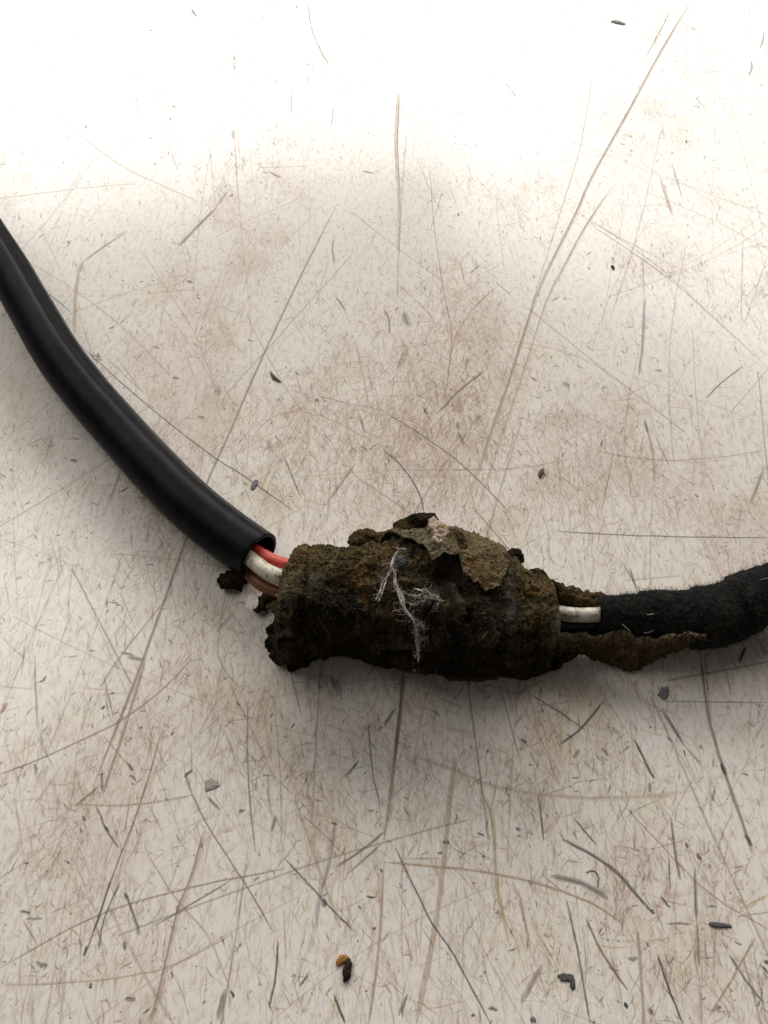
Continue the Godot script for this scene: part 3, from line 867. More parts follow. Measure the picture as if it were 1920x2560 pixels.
func body_relief(p: Vector3, x: float, deg: float) -> float:
	var d := n_big.get_noise_3dv(p) * 0.95 + (n_fold.get_noise_3dv(p * Vector3(1.0, 1.5, 1.2)) - 0.1) * 0.62 + n_mid.get_noise_3dv(p) * 0.26
	var worn := bareness(x, deg)
	var rough := 1.0 - 0.75 * clampf(worn, 0.0, 1.0)
	d -= maxf(0.0, n_crumb.get_noise_3dv(p) + 0.55) * 0.26 * rough
	d += n_fine.get_noise_3dv(p * Vector3(1.6, 0.4, 0.4) + Vector3(0, 50, 0)) * 0.16
	var wob := n_big.get_noise_2d(deg * 0.12, 31.0) * 1.6
	d += 0.26 * smoothstep(-3.3, -2.5, x + wob)                      # tape edge across the body
	d -= 0.10 * bump(x + wob, -3.2, 0.35)
	d += 0.75 * bump(x - 0.25 * wob, 14.1, 0.75) * bump(deg, 84.0, 42.0)      # grey standing ridge
	d -= 0.45 * bump(x - 0.25 * wob, 15.4, 0.6) * bump(deg, 84.0, 50.0)
	d -= 0.55 * smoothstep(15.5, 16.3, x)
	d += 0.42 * smoothstep(17.7, 17.95, x + 0.25 * wob)              # ring at the cable end
	d += 0.30 * smoothstep(-8.9, -9.15, x + 0.25 * wob)               # collar at the wire end
	d -= 1.9 * bump(x, 6.9, 1.9) * bump(deg, 92.0, 11.0)             # hollow under the torn flap
	d -= 0.9 * bump(x, 10.2, 1.9) * bump(deg, 74.0, 10.0)
	d -= 0.8 * bump(x, 3.6, 1.2) * bump(deg, 96.0, 16.0)
	d += 0.55 * bump(x - deg * 0.035, 5.0, 0.7) * bump(deg, 70.0, 30.0)        # slanting folds
	d += 0.5 * bump(x + deg * 0.05, 11.0, 0.8) * bump(deg, 62.0, 22.0)
	d -= 0.5 * bump(x + deg * 0.05, 12.4, 0.6) * bump(deg, 60.0, 22.0)
	d += 0.26 * smoothstep(3.6, 3.85, x + wob * 0.5 + deg * 0.022) * smoothstep(7.5, 5.0, x + deg * 0.022)
	d += 0.30 * smoothstep(9.0, 9.25, x - wob * 0.4 - deg * 0.012) * smoothstep(13.0, 10.5, x - deg * 0.012)
	d += 0.24 * smoothstep(-7.6, -7.4, x + wob * 0.4 + deg * 0.01) * smoothstep(-4.0, -6.0, x)
	return d

const BLACK := Color(0.0075, 0.0075, 0.0072)
const EARTH := Color(0.024, 0.019, 0.011)
const BROWN := Color(0.074, 0.050, 0.025)
const OCHRE := Color(0.150, 0.100, 0.036)
const RUST := Color(0.200, 0.080, 0.016)
const DUST := Color(0.180, 0.146, 0.100)
const MOSS := Color(0.060, 0.053, 0.022)

func dirt_tone(p: Vector3, g: float) -> Color:
	var t := n_tone.get_noise_3dv(p)
	var u := n_tone2.get_noise_3dv(p)
	var v := n_grit.get_noise_3dv(p)
	var c := EARTH.lerp(BROWN, clampf(0.5 + t * 1.5 + v * 0.9, 0.0, 1.0))
	c = c.lerp(BLACK, clampf(-t * 2.2 + u * 0.8 - 0.1, 0.0, 0.85))
	c = c.lerp(MOSS, clampf(u * 1.6 - 0.25, 0.0, 0.7))
	c = c.lerp(RUST, clampf((v - 0.30) * 3.0, 0.0, 0.5) * clampf(0.5 + u * 2.0, 0.0, 1.0))
	c = c.lerp(DUST, clampf(g * 0.55 + v * 0.35 - 0.12, 0.0, 0.4))
	return c

func body_tone(p: Vector3, x: float, deg: float, g: float) -> Color:
	var c := dirt_tone(p, g)
	var v := n_grit.get_noise_3dv(p)
	var t := n_tone.get_noise_3dv(p * 1.7)
	# bare black tape in the middle and low on the front
	var bare := bareness(x, deg)
	c = c.lerp(BLACK.lerp(EARTH, clampf(0.3 + v, 0.0, 0.6)), clampf(bare * 0.95 + t * 0.9, 0.0, 0.94))
	var rusty := bump(x, -2.4 + 0.6 * t, 0.7) * bump(deg, 95.0, 32.0) + bump(x, 0.3, 1.6) * bump(deg, 118.0, 12.0)
	c = c.lerp(RUST.lerp(OCHRE, clampf(0.5 + v * 2.0, 0.0, 1.0)), clampf(rusty * (0.55 + v * 1.6), 0.0, 0.8))
	var mossy := bump(deg, 128.0, 22.0) * smoothstep(-2.0, -6.0, x) + 1.1 * smoothstep(14.5, 16.5, x) * bump(deg, 100.0, 45.0) + 0.9 * bump(x, 12.0, 3.0) * bump(deg, 125.0, 25.0)
	c = c.lerp(OCHRE.lerp(MOSS, clampf(0.45 + t * 2.2, 0.0, 1.0)), clampf(mossy * (0.62 + v * 1.3), 0.0, 0.85))
	var dusty := smoothstep(76.0, 112.0, deg + t * 30.0) * (0.5 + v * 0.9)
	c = c.lerp(Color(0.105, 0.080, 0.043), clampf(dusty * 0.6, 0.0, 0.6))
	var ridge := bump(x, 14.1, 0.75) * bump(deg, 84.0, 40.0)
	c = c.lerp(Color(0.085, 0.075, 0.062), clampf(ridge * 0.9, 0.0, 0.8))
	var rim := bump(x, 20.2, 0.8) * bump(deg, 62.0, 26.0)
	return c.lerp(Color(0.14, 0.115, 0.085), clampf(rim * (0.8 + v), 0.0, 0.8))

func body_point(x: float, th: float, lift := 0.0) -> Vector3:
	var o := outline(x, th)
	return o[0] + o[1] * (body_relief(o[0], x, rad_to_deg(th)) + lift)

func build_body(mat: Material) -> MeshInstance3D:
	var long := 330
	var cap := 26
	var around := 460
	var pts := PackedVector3Array()
	var cols := PackedColorArray()
	for r in long + 2 * cap:
		var x: float
		var rho := 1.0
		if r < cap:
			rho = maxf(0.004, r / float(cap))
			x = -11.6 + 0.55 * (1.0 - pow(rho, 4.0)) * 0.0 - 0.25 * (1.0 - rho)
		elif r >= long + cap:
			rho = maxf(0.004, 1.0 - (r - long - cap + 1.0) / cap)
			x = 19.95 + 0.25 * (1.0 - rho)
		else:
			x = lerpf(-11.6, 19.95, (r - cap) / (long - 1.0))
		var edge := minf(1.0, minf(x + 11.9, 20.2 - x) / 0.9)
		var rr := rho * (1.0 - 0.12 * pow(1.0 - clampf(edge, 0.0, 1.0), 2.0))
		for k in around:
			# finer on the side that shows than underneath
			var q := k / float(around)
			var th := TAU * q + 0.55 * sin(TAU * q * 2.0 + PI) * 0.0
			var deg := rad_to_deg(th)
			if deg > 250.0:
				deg -= 360.0
			var o := outline(x, th, rr)
			var p: Vector3 = o[0]
			var g := body_relief(p, x, deg)
			p += o[1] * (g * minf(1.0, rho * 3.0))
			if rho < 1.0:
				p.x += (n_mid.get_noise_3dv(o[0]) * 0.5 + n_fine.get_noise_3dv(o[0]) * 0.25) * (1.0 if r < cap else -1.0)
			p.y = maxf(p.y, 0.02)
			pts.append(p)
			cols.append(body_tone(p, x, deg, g))
	return commit("plug_body", pts, cols, grid_index(long + 2 * cap, around), mat, harness)

var flap_x := PackedFloat32Array([-1.4, 0.2, 1.2, 2.34, 4.49, 5.45, 6.86, 8.47, 8.91, 10, 11.37, 12.85, 14.26, 15.4])
var flap_t := PackedFloat32Array([150, 138, 131, 126, 114, 101, 101, 104, 88, 83, 79.7, 84, 112, 140])
var flap_l := PackedFloat32Array([0.1, 1.1, 1.5, 1.3, 0.7, 1.3, 1.9, 1.6, 0.7, 0.5, 1, 0.9, 0.3, 0])

func along(xs: PackedFloat32Array, ys: PackedFloat32Array, x: float) -> float:
	for i in xs.size() - 1:
		if x <= xs[i + 1]:
			var f := clampf((x - xs[i]) / (xs[i + 1] - xs[i]), 0.0, 1.0)
			return lerpf(ys[i], ys[i + 1], f)
	return ys[ys.size() - 1]

# the torn outer wrap: a thick skin that comes over from the back and ends in a ragged, lifted edge
func build_flap(mat: Material) -> MeshInstance3D:
	var rows := 250
	var half := 90
	var pts := PackedVector3Array()
	var cols := PackedColorArray()
	for r in rows:
		var u := r / (rows - 1.0)
		var x := lerpf(-1.4, 15.4, u)
		var ends := clampf(minf(u, 1.0 - u) * 14.0, 0.0, 1.0)
		var rag := n_mid.get_noise_2d(x * 0.8, 5.0) * 6.0 + n_fine.get_noise_2d(x * 0.5, 9.0) * 1.6
		var te := along(flap_x, flap_t, x) + rag * ends
		var le := along(flap_x, flap_l, x)
		for k in half * 2:
			var under := k >= half
			var v := k / (half - 1.0) if not under else (half * 2 - 1 - k) / (half - 1.0)
			var deg := lerpf(188.0, te, v)
			var o := outline(x, deg_to_rad(deg))
			var p: Vector3 = o[0]
			var g := body_relief(p, x, deg) * lerpf(0.75, 0.2, v)
			g += n_fold.get_noise_3dv(p * Vector3(0.8, 1.4, 1.4)) * 0.55 + 0.2 * n_mid.get_noise_3dv(p * 1.4) + 0.14 * n_fine.get_noise_3dv(p * 1.3)
			# a pinched arch with a dark hole under it
			g += 0.95 * bump(x, 8.6, 1.1) * bump(deg, 131.0, 7.0) - 1.5 * bump(x, 9.0, 0.6) * bump(deg, 122.0, 5.5)
			g -= 0.8 * bump(x, 3.4, 1.5) * bump(deg, 140.0, 6.0)
			var lift := (0.5 + le * 0.75 * pow(v, 3.0)) * ends - 0.7 * (1.0 - ends)
			if under:
				lift -= 0.42 * ends * (1.0 - 0.6 * pow(v, 10.0)) + 0.05
			p += o[1] * (g + lift)
			pts.append(p)
			var c := dirt_tone(p, g)
			var vv := n_grit.get_noise_3dv(p)
			var t := n_tone.get_noise_3dv(p * 0.8)
			c = c.lerp(DUST.lerp(BROWN, clampf(0.22 + t * 1.2 + vv * 0.4, 0.0, 1.0)), 0.78)
			c = c.lerp(OCHRE, clampf(smoothstep(6.0, 11.0, x) * (0.5 + vv * 1.2), 0.0, 0.7))
			c = c.lerp(RUST, clampf(bump(x, 10.0, 1.6) * bump(deg, 92.0, 12.0) * (0.3 + vv * 1.6), 0.0, 0.6))
			if not under:
				c = c.lerp(Color(0.20, 0.165, 0.125), pow(v, 20.0) * (0.2 + vv))
			cols.append(c)
	return commit("tape_flap", pts, cols, grid_index(rows, half * 2), mat, harness)

# a leathery tongue of old tape that leans against the cable
func build_tail(mat: Material) -> MeshInstance3D:
	var top := line([Vector3(19.52, 5.2, 20.61), Vector3(20.92, 5, 20.25), Vector3(22.85, 4.8, 20.31), Vector3(25.69, 4.7, 20.53), Vector3(28.01, 5, 19.83), Vector3(29.89, 5, 20.67), Vector3(32.08, 5.5, 21.01), Vector3(34.66, 6.4, 21.08), Vector3(37.11, 6.8, 21.11), Vector3(37.67, 6.8, 21.37)], 150)
	var low := line([Vector3(20.08, 0.5, 22.12), Vector3(21.5, 0.5, 21.59), Vector3(23.47, 0.7, 21.1), Vector3(25.64, 0.5, 21.64), Vector3(27.68, 0.3, 22.4), Vector3(29.4, 0.3, 23.02), Vector3(31.6, 0.5, 22.59), Vector3(33.94, 3, 22.24), Vector3(36.29, 5.9, 21.87), Vector3(37.61, 6.3, 21.49)], 150)
	var rows := 240
	var half := 60
	var pts := PackedVector3Array()
	var cols := PackedColorArray()
	for r in rows:
		var u := r / (rows - 1.0)
		var a: Vector3 = on_line(top, u)[0]
		var b: Vector3 = on_line(low, u)[0]
		a += Vector3(0, 0.4, -0.5) * n_mid.get_noise_1d(u * 12.0) + Vector3(0, 0.06, -0.08) * n_fine.get_noise_1d(u * 20.0)
		b += Vector3(0, 0.0, 0.6) * n_mid.get_noise_1d(u * 22.0 + 40.0) + Vector3(0, 0.0, 0.16) * n_fine.get_noise_1d(u * 20.0 + 40.0)
		var n := (b - a).cross(Vector3(1, 0, 0.1)).normalized()
		if n.y < 0.0:
			n = -n
		var ends := sqrt(clampf(minf(u, 1.0 - u) * 12.0, 0.02, 1.0))
		for k in half * 2:
			var under := k >= half
			var v := k / (half - 1.0) if not under else (half * 2 - 1 - k) / (half - 1.0)
			var p := a.lerp(b, v)
			var round_ := sqrt(clampf(1.0 - pow(absf(v - 0.5) * 2.0, 5.0), 0.0, 1.0))
			var g := n_fold.get_noise_3dv(p) * 0.5 + n_mid.get_noise_3dv(p) * 0.45 + n_fine.get_noise_3dv(p) * 0.2
			var hgt := (0.35 + 0.35 * sin(v * PI) * (1.0 - u * 0.5)) * round_ * ends
			p += n * (((hgt + g * 0.55 * round_ * ends)) if not under else (-0.3 * round_ * ends))
			p.y = maxf(p.y, 0.03)
			pts.append(p)
			var c := dirt_tone(p, g)
			var vv := n_grit.get_noise_3dv(p)
			c = c.lerp(BROWN.lerp(OCHRE, clampf(0.5 + vv, 0.0, 1.0)), 0.6)
			c = c.lerp(DUST, clampf(smoothstep(0.28, 0.0, v) * (0.5 + vv), 0.0, 0.7))
			cols.append(c)
	return commit("tape_tail", pts, cols, grid_index(rows, half * 2), mat, harness)

# ------------------------------------------------------------------ small loose things
func flake(called: String, label: String, category: String, at: Vector2, half: Vector2, turn: float, high: float, c: Color, seed_: int, bend := 0.0) -> void:
	var o := Vector3(at.x, 0.0, at.y)
	var n := noise(seed_, 0.9, 3)
	var pts := PackedVector3Array()
	var cols := PackedColorArray()
	var around := 40
	var rows := [[0.0, 1.0], [0.5, 0.95], [0.86, 0.8], [1.0, 0.45], [0.97, 0.06], [0.0, 0.06]]
	for row in rows:
		for k in around:
			var a := TAU * k / around
			var e := 1.0 + 0.5 * n.get_noise_2d(cos(a) * 0.45, sin(a) * 0.45) + 0.22 * n.get_noise_2d(cos(a) * 1.3, sin(a) * 1.3)
			var q: Vector2 = Vector2(cos(a) * half.x, sin(a) * half.y) * row[0] * e
			q.y += bend * (q.x / half.x) * (q.x / half.x) * half.x
			q = q.rotated(turn)
			var p := Vector3(q.x, 0.02 + high * row[1] * (1.0 + 0.5 * n.get_noise_2d(q.x * 2.0, q.y * 2.0)), q.y)
			pts.append(o + p)
			var t := 1.0 + 0.6 * n.get_noise_2d(q.x * 3.0 + 9.0, q.y * 3.0)
			cols.append(Color(c.r * t, c.g * t, c.b * t))
	var m := commit(called, pts, cols, grid_index(rows.size(), around), plain(0.7, 0.3), self)
	# set the origin at the flake's own place
	var am: ArrayMesh = m.mesh
	var arr := am.surface_get_arrays(0)
	var vs: PackedVector3Array = arr[Mesh.ARRAY_VERTEX]
	for i in vs.size():
		vs[i] -= o * MM
	arr[Mesh.ARRAY_VERTEX] = vs
	var fresh := ArrayMesh.new()
	fresh.add_surface_from_arrays(Mesh.PRIMITIVE_TRIANGLES, arr)
	fresh.surface_set_material(0, am.surface_get_material(0))
	m.mesh = fresh
	m.position = o * MM
	tag(m, label, category)

# ------------------------------------------------------------------ the scene
func _ready() -> void:
	rng.seed = 2024
	var cam := Camera3D.new()
	cam.name = "camera"
	cam.fov = 58.0
	cam.near = 0.005
	cam.far = 20.0
	cam.position = Vector3(0.0, 125.0 * cos(deg_to_rad(33.0)), 125.0 * sin(deg_to_rad(33.0))) * MM
	add_child(cam)
	cam.look_at_from_position(cam.position, Vector3.ZERO, Vector3.UP)
	cam.current = true
	var env := Environment.new()
	env.background_mode = Environment.BG_COLOR
	env.background_color = Color(0.33, 0.32, 0.305)
	env.tonemap_mode = Environment.TONE_MAPPER_LINEAR
	env.tonemap_exposure = 0.98
	env.sdfgi_enabled = true
	env.ssao_enabled = true
	env.ssil_enabled = true
	var we := WorldEnvironment.new()
	we.name = "room_light"
	we.environment = env
	add_child(we)
	# two bright windows beyond the bench and a lamp panel high on the right
	for w in [[-15.0, 1.5, 0.80, 1.56, 0.58, 2.25], [33.0, 1.25, 0.80, 1.30, 0.66, 1.5], [-62.0, 1.05, 1.25, 0.9, 0.7, 0.62]]:
		var l := AreaLight3D.new()
		l.name = "window_light"
		l.area_size = Vector2(w[3], w[4])
		l.light_energy = w[5]
		l.light_color = Color(1.0, 0.985, 0.96)
		l.area_range = 6.0
		l.shadow_enabled = true
		add_child(l, true)
		var az := deg_to_rad(w[0])
		var at := Vector3(sin(az) * w[1], w[2], -cos(az) * w[1])
		l.look_at_from_position(at, Vector3(0, w[2] if w[2] < 1.0 else 0.0, 0), Vector3.UP)

	build_bench()

	n_big = noise(11, 9.0, 2)
	n_fold = noise(12, 5.5, 3, true)
	n_mid = noise(13, 2.2, 3)
	n_fine = noise(14, 0.7, 3)
	n_crumb = cells(15, 0.62)
	n_tone = noise(16, 6.0, 3)
	n_tone2 = noise(17, 3.5, 3)
	n_grit = noise(18, 0.55, 3)

	harness = Node3D.new()
	harness.name = "wiring_harness"
	harness.position = Vector3(0.005, 0.0, 0.017)
	add_child(harness)
	tag(harness, "dirt-caked cable plug with black rubber sleeve and felt-wrapped cable lying on the white bench", "cable plug")

	var dirt := plain(0.95, 0.18)
	var grit_map := gray(31, 256, 0.03, 0.0, 1.0)
	dirt.heightmap_enabled = true
	dirt.heightmap_texture = grit_map
	dirt.heightmap_scale = 0.022
	dirt.uv1_triplanar = true
	dirt.uv1_scale = Vector3.ONE * 260.0
	var rubber := plain(0.40, 0.19)
	var plastic := plain(0.42, 0.5)
	var felt := plain(1.0, 0.1)
	felt.rim_enabled = true
	felt.rim = 0.12
	var lintm := plain(0.9, 0.15)

	# black rubber sleeve: a hollow tube, cut off a little askew
	var sl := line([Vector3(-90.29, 12.5, -93.56), Vector3(-73.46, 9, -64.94), Vector3(-63.63, 6.4, -49.61), Vector3(-58.52, 5.4, -41.93), Vector3(-53.65, 4.7, -34.16), Vector3(-47.94, 4.2, -25.12), Vector3(-42.85, 3.7, -18.44), Vector3(-37.72, 3.45, -12.4), Vector3(-31.83, 3.38, -5.63), Vector3(-26.08, 3.38, 0.5), Vector3(-20.59, 3.45, 5.38), Vector3(-15.91, 3.65, 9.08)], 220)
	var sn := noise(41, 14.0, 2)
	var sf := noise(42, 0.8, 3)
	var rows := []
	for i in 300:
		rows.append([i / 299.0, 2.80 + 0.62 * smoothstep(0.14, 0.62, i / 299.0), 0.0])
	rows.append([1.0, 3.36, 0.07])
	rows.append([1.0, 3.2, 0.11])
	rows.append([1.0, 2.98, 0.10])
	rows.append([1.0, 2.9, 0.0])
	for i in 14:
		rows.append([1.0 - i * 0.01, 2.88, -0.05])
	rows.append([0.86, 0.0, 0.0])
	var cut := func(s: float, a: float, p: Vector3) -> float:
		return -0.30 * bump(a, 2.30, 0.30) * smoothstep(0.93, 0.6, s) + 0.07 * bump(a, 1.75, 0.3) * smoothstep(0.93, 0.6, s) + 0.06 * sn.get_noise_3dv(p) + 0.014 * sf.get_noise_3dv(p) - 0.10 * smoothstep(0.96, 1.0, s) * cos(a * 2.0)
	var sheath := sweep("rubber_sleeve", sl, rows, 96, rubber, harness, cut,
		func(s: float, a: float, p: Vector3, _d: float) -> Color:
			var c := Color(0.0075, 0.0075, 0.0082)
			var q := n_tone2.get_noise_3dv(p)
			var w := n_grit.get_noise_3dv(p)
			var low := smoothstep(0.9, 0.985, s) * clampf(-sin(a) * 0.6 - cos(a) * 0.9 * 0.0 + 0.25 + q, 0.0, 1.0)
			c = c.lerp(Color(0.034, 0.028, 0.02), clampf(low * (0.5 + w * 1.4), 0.0, 0.85))
			return c.lerp(Color(0.02, 0.02, 0.021), clampf(q * 0.5 + w * 0.35, 0.0, 0.5)))

	# wires
	var wn := noise(51, 3.0, 2)
	var wire := func(path: Array, r: float, label: String, base: Color, soil: Color, much: float) -> MeshInstance3D:
		var l := line(path, 80)
		var o := sweep("wire", l, solid_rows(70, func(_s: float) -> float: return r), 28, plastic, harness,
			func(_s: float, _a: float, p: Vector3) -> float: return 0.05 * wn.get_noise_3dv(p),
			func(_s: float, a: float, p: Vector3, _d: float) -> Color:
				var q := n_tone2.get_noise_3dv(p * 1.6)
				var w := n_grit.get_noise_3dv(p * 1.2)
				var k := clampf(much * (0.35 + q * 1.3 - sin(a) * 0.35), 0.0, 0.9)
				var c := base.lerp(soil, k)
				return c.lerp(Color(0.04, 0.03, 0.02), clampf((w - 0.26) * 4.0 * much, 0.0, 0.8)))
		o.set_meta("label", label)
		return o
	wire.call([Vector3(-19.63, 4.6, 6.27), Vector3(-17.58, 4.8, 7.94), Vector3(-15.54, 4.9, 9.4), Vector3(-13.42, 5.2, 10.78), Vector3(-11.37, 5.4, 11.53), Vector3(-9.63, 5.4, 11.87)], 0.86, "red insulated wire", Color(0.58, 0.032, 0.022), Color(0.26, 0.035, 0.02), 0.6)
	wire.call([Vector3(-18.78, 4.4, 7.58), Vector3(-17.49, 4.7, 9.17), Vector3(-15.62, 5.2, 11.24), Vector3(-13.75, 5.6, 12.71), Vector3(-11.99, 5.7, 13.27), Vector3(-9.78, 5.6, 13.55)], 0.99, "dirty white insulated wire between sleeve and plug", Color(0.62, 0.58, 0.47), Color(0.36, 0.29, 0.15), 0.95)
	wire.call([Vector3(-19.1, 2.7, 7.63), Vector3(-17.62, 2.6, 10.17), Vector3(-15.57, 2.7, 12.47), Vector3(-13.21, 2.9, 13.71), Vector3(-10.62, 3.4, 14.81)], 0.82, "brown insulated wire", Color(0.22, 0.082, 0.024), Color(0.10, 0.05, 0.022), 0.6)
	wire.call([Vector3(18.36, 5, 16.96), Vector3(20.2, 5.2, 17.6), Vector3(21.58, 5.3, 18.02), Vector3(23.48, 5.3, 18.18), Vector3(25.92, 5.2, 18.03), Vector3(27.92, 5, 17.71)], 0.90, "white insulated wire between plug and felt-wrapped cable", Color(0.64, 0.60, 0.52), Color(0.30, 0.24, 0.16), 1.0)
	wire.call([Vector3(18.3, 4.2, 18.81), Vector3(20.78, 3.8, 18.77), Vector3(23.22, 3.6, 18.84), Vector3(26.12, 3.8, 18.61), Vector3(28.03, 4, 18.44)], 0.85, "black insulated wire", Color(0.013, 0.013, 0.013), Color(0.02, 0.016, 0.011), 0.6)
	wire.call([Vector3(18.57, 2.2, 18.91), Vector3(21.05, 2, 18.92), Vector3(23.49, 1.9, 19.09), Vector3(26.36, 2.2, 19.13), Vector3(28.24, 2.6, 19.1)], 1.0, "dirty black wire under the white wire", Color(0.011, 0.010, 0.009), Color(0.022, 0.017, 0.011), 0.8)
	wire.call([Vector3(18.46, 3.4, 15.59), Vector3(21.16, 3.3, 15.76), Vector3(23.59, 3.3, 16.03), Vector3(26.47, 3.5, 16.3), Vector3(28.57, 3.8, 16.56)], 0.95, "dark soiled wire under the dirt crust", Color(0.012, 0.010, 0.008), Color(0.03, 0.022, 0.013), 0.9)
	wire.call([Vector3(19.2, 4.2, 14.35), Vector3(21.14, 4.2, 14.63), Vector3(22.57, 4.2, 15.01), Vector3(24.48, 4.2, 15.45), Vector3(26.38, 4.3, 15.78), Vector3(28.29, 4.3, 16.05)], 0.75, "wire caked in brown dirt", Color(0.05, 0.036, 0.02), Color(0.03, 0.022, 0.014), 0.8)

	var body := build_body(dirt)
	body.set_meta("label", "plug body wrapped in filthy tape")
	var flap := build_flap(dirt)
	var tail := build_tail(dirt)

	# felt-wrapped cable
	var cl := line([Vector3(25.93, 4, 17.48), Vector3(28.12, 4.1, 17.64), Vector3(30.51, 4.2, 17.74), Vector3(32.91, 4.2, 17.85), Vector3(35.75, 4.3, 18.06), Vector3(38.37, 4.4, 18.11), Vector3(40.59, 4.5, 17.73), Vector3(43.23, 4.6, 16.48), Vector3(45.8, 4.9, 15.38), Vector3(48.88, 5.2, 14.27), Vector3(54.99, 6, 12.09)], 200)
	var cr := PackedFloat32Array([2.25, 2.5, 2.8, 3.15, 3.52, 3.66, 3.55, 3.4, 3.3, 3.3, 3.3])
	var radius := func(s: float) -> float:
		var x := clampf(s, 0.0, 1.0) * (cr.size() - 1)
		var i := mini(int(x), cr.size() - 2)
		return lerpf(cr[i], cr[i + 1], x - i)
	var crow := [[0.0, 0.0, 0.5], [0.0, 1.6, 0.35], [0.0, 2.1, 0.15], [0.0, 2.4, 0.0]]
	for i in 300:
		crow.append([i / 299.0, radius.call(i / 299.0), 0.0])
	crow.append([1.0, 0.0, 0.0])
	var fuzz := noise(61, 0.6, 3)
	var cloth_shape := func(s: float, a: float, p: Vector3) -> float:
		var x := s * 100.0 + 3.2 * sin(a + 0.6)
		var seam := 0.0
		for e in [15.5, 36.0, 57.0, 78.0]:
			seam += 0.27 * smoothstep(e, e + 0.7, x) * smoothstep(e + 19.0, e, x)
		return seam + 0.18 * n_mid.get_noise_3dv(p) + 0.12 * fuzz.get_noise_3dv(p) + 0.25 * n_big.get_noise_3dv(p)
	var cloth_tone := func(p: Vector3) -> Color:
		var q := n_tone2.get_noise_3dv(p)
		var w := n_grit.get_noise_3dv(p)
		var c := Color(0.008, 0.0098, 0.0096).lerp(Color(0.019, 0.021, 0.020), clampf(0.35 + w * 1.3, 0.0, 1.0))
		return c.lerp(Color(0.05, 0.04, 0.024), clampf(q * 0.9 - 0.12 + w * 0.3, 0.0, 0.5))
	var cloth := sweep("felt_wrap", cl, crow, 180, felt, harness, cloth_shape, func(_s: float, _a: float, p: Vector3, _d: float) -> Color: return cloth_tone.call(p))
	cloth.set_meta("label", "black felt tape wrapped round the cable")

	# lumps of caked dirt
	var tone := func(p: Vector3, g: float) -> Color: return dirt_tone(p, g * 0.6)
	var dark := func(p: Vector3, g: float) -> Color: return dirt_tone(p, g * 0.4).lerp(BLACK, 0.62)
	var k := 0
	for c in [[Vector3(-2.6, 9.6, 10.43), 1.63, 1.52, 1.52], [Vector3(4.7, 8.2, 6.92), 2.07, 1.41, 1.3], [Vector3(2.97, 8, 7.67), 1.85, 1.09, 1.2], [Vector3(0, 9, 10.01), 1.63, 1.09, 1.2], [Vector3(-11.9, 1.6, 21.03), 2.07, 1.63, 1.74], [Vector3(-10.42, 1.5, 21.77), 1.85, 1.63, 1.52], [Vector3(-13.21, 1.2, 20.15), 1.3, 1.09, 1.3], [Vector3(-9.42, 2.2, 21.3), 1.85, 1.96, 1.52], [Vector3(-12.76, 2, 18.28), 1.2, 1.41, 1.41], [Vector3(-11.51, 3, 19.83), 1.63, 2.17, 1.74], [Vector3(-13.67, 1.2, 18.43), 0.65, 0.76, 0.76], [Vector3(-10.92, 0.7, 22.67), 0.87, 0.65, 0.54], [Vector3(13.1, 8, 11.56), 2.17, 0.98, 1.2], [Vector3(15.44, 8.4, 12.07), 1.2, 0.98, 1.2], [Vector3(17.75, 7.6, 14.43), 1.85, 0.87, 1.09], [Vector3(19.98, 6.6, 15.19), 1.2, 1.09, 1.09], [Vector3(16.39, 1.2, 23.31), 3.26, 1.09, 1.2], [Vector3(19.42, 1, 22.18), 2.17, 1.2, 1.2], [Vector3(10.59, 1, 23.89), 3.26, 0.87, 1.09], [Vector3(21.41, 1.4, 21.1), 2.07, 1.52, 1.2]]:
		var deep: bool = k >= 4 and k <= 11
		lump("dirt_clump", c[0], Vector3(c[1], c[2], c[3]), 100 + k, 0.85 if deep else 0.6, dirt, harness, dark if deep or k == 1 else tone, 72, 0.02)
		k += 1
	for c in [[Vector3(-20.48, 0.9, 11.08), 0.87, 0.82, 0.87], [Vector3(-19.51, 1.2, 11.13), 1.2, 1.09, 1.2], [Vector3(-18.34, 1.6, 11), 1.09, 1.2, 0.98], [Vector3(-18.52, 0.5, 11.79), 0.43, 0.43, 0.43]]:
		lump("dirt_clump", c[0], Vector3(c[1], c[2], c[3]), 100 + k, 0.6, dirt, harness, dark, 60, 0.02)
		k += 1
	var crust_noise := func(_s: float, _a: float, p: Vector3) -> float: return 0.5 * n_mid.get_noise_3dv(p * 1.3) + 0.35 * n_fine.get_noise_3dv(p) + 0.1
	var crust_tone := func(_s: float, _a: float, p: Vector3, d: float) -> Color: return dirt_tone(p, d)
	sweep("dirt_crust", line([Vector3(18.85, 5, 14.22), Vector3(20.54, 4.8, 14.72), Vector3(22.46, 4.7, 15.22), Vector3(24.44, 4.4, 15.5), Vector3(26.36, 4.3, 15.89), Vector3(28.05, 4.2, 16.22)], 60), solid_rows(80, func(s: float) -> float: return 1.12 - 0.22 * s), 48, dirt, harness, crust_noise, crust_tone, 0.8)
	sweep("dirt_twig", line([Vector3(-16.1, 0.5, 15.44), Vector3(-15.51, 0.8, 14.81), Vector3(-14.9, 1.2, 14.28), Vector3(-14.17, 1.8, 13.75), Vector3(-13.41, 2.6, 13.38)], 40), solid_rows(60, func(s: float) -> float: return 0.35 + 0.45 * sin(s * 2.6)), 36, dirt, harness, crust_noise, crust_tone)
	sweep("dirt_twig", line([Vector3(-14.41, 1.6, 14.88), Vector3(-13.38, 2.4, 15.74), Vector3(-12.34, 3.4, 16.69)], 40), solid_rows(50, func(_s: float) -> float: return 0.4), 30, dirt, harness, crust_noise, func(_s: float, _a: float, p: Vector3, d: float) -> Color: return dirt_tone(p, d).lerp(OCHRE, 0.5))

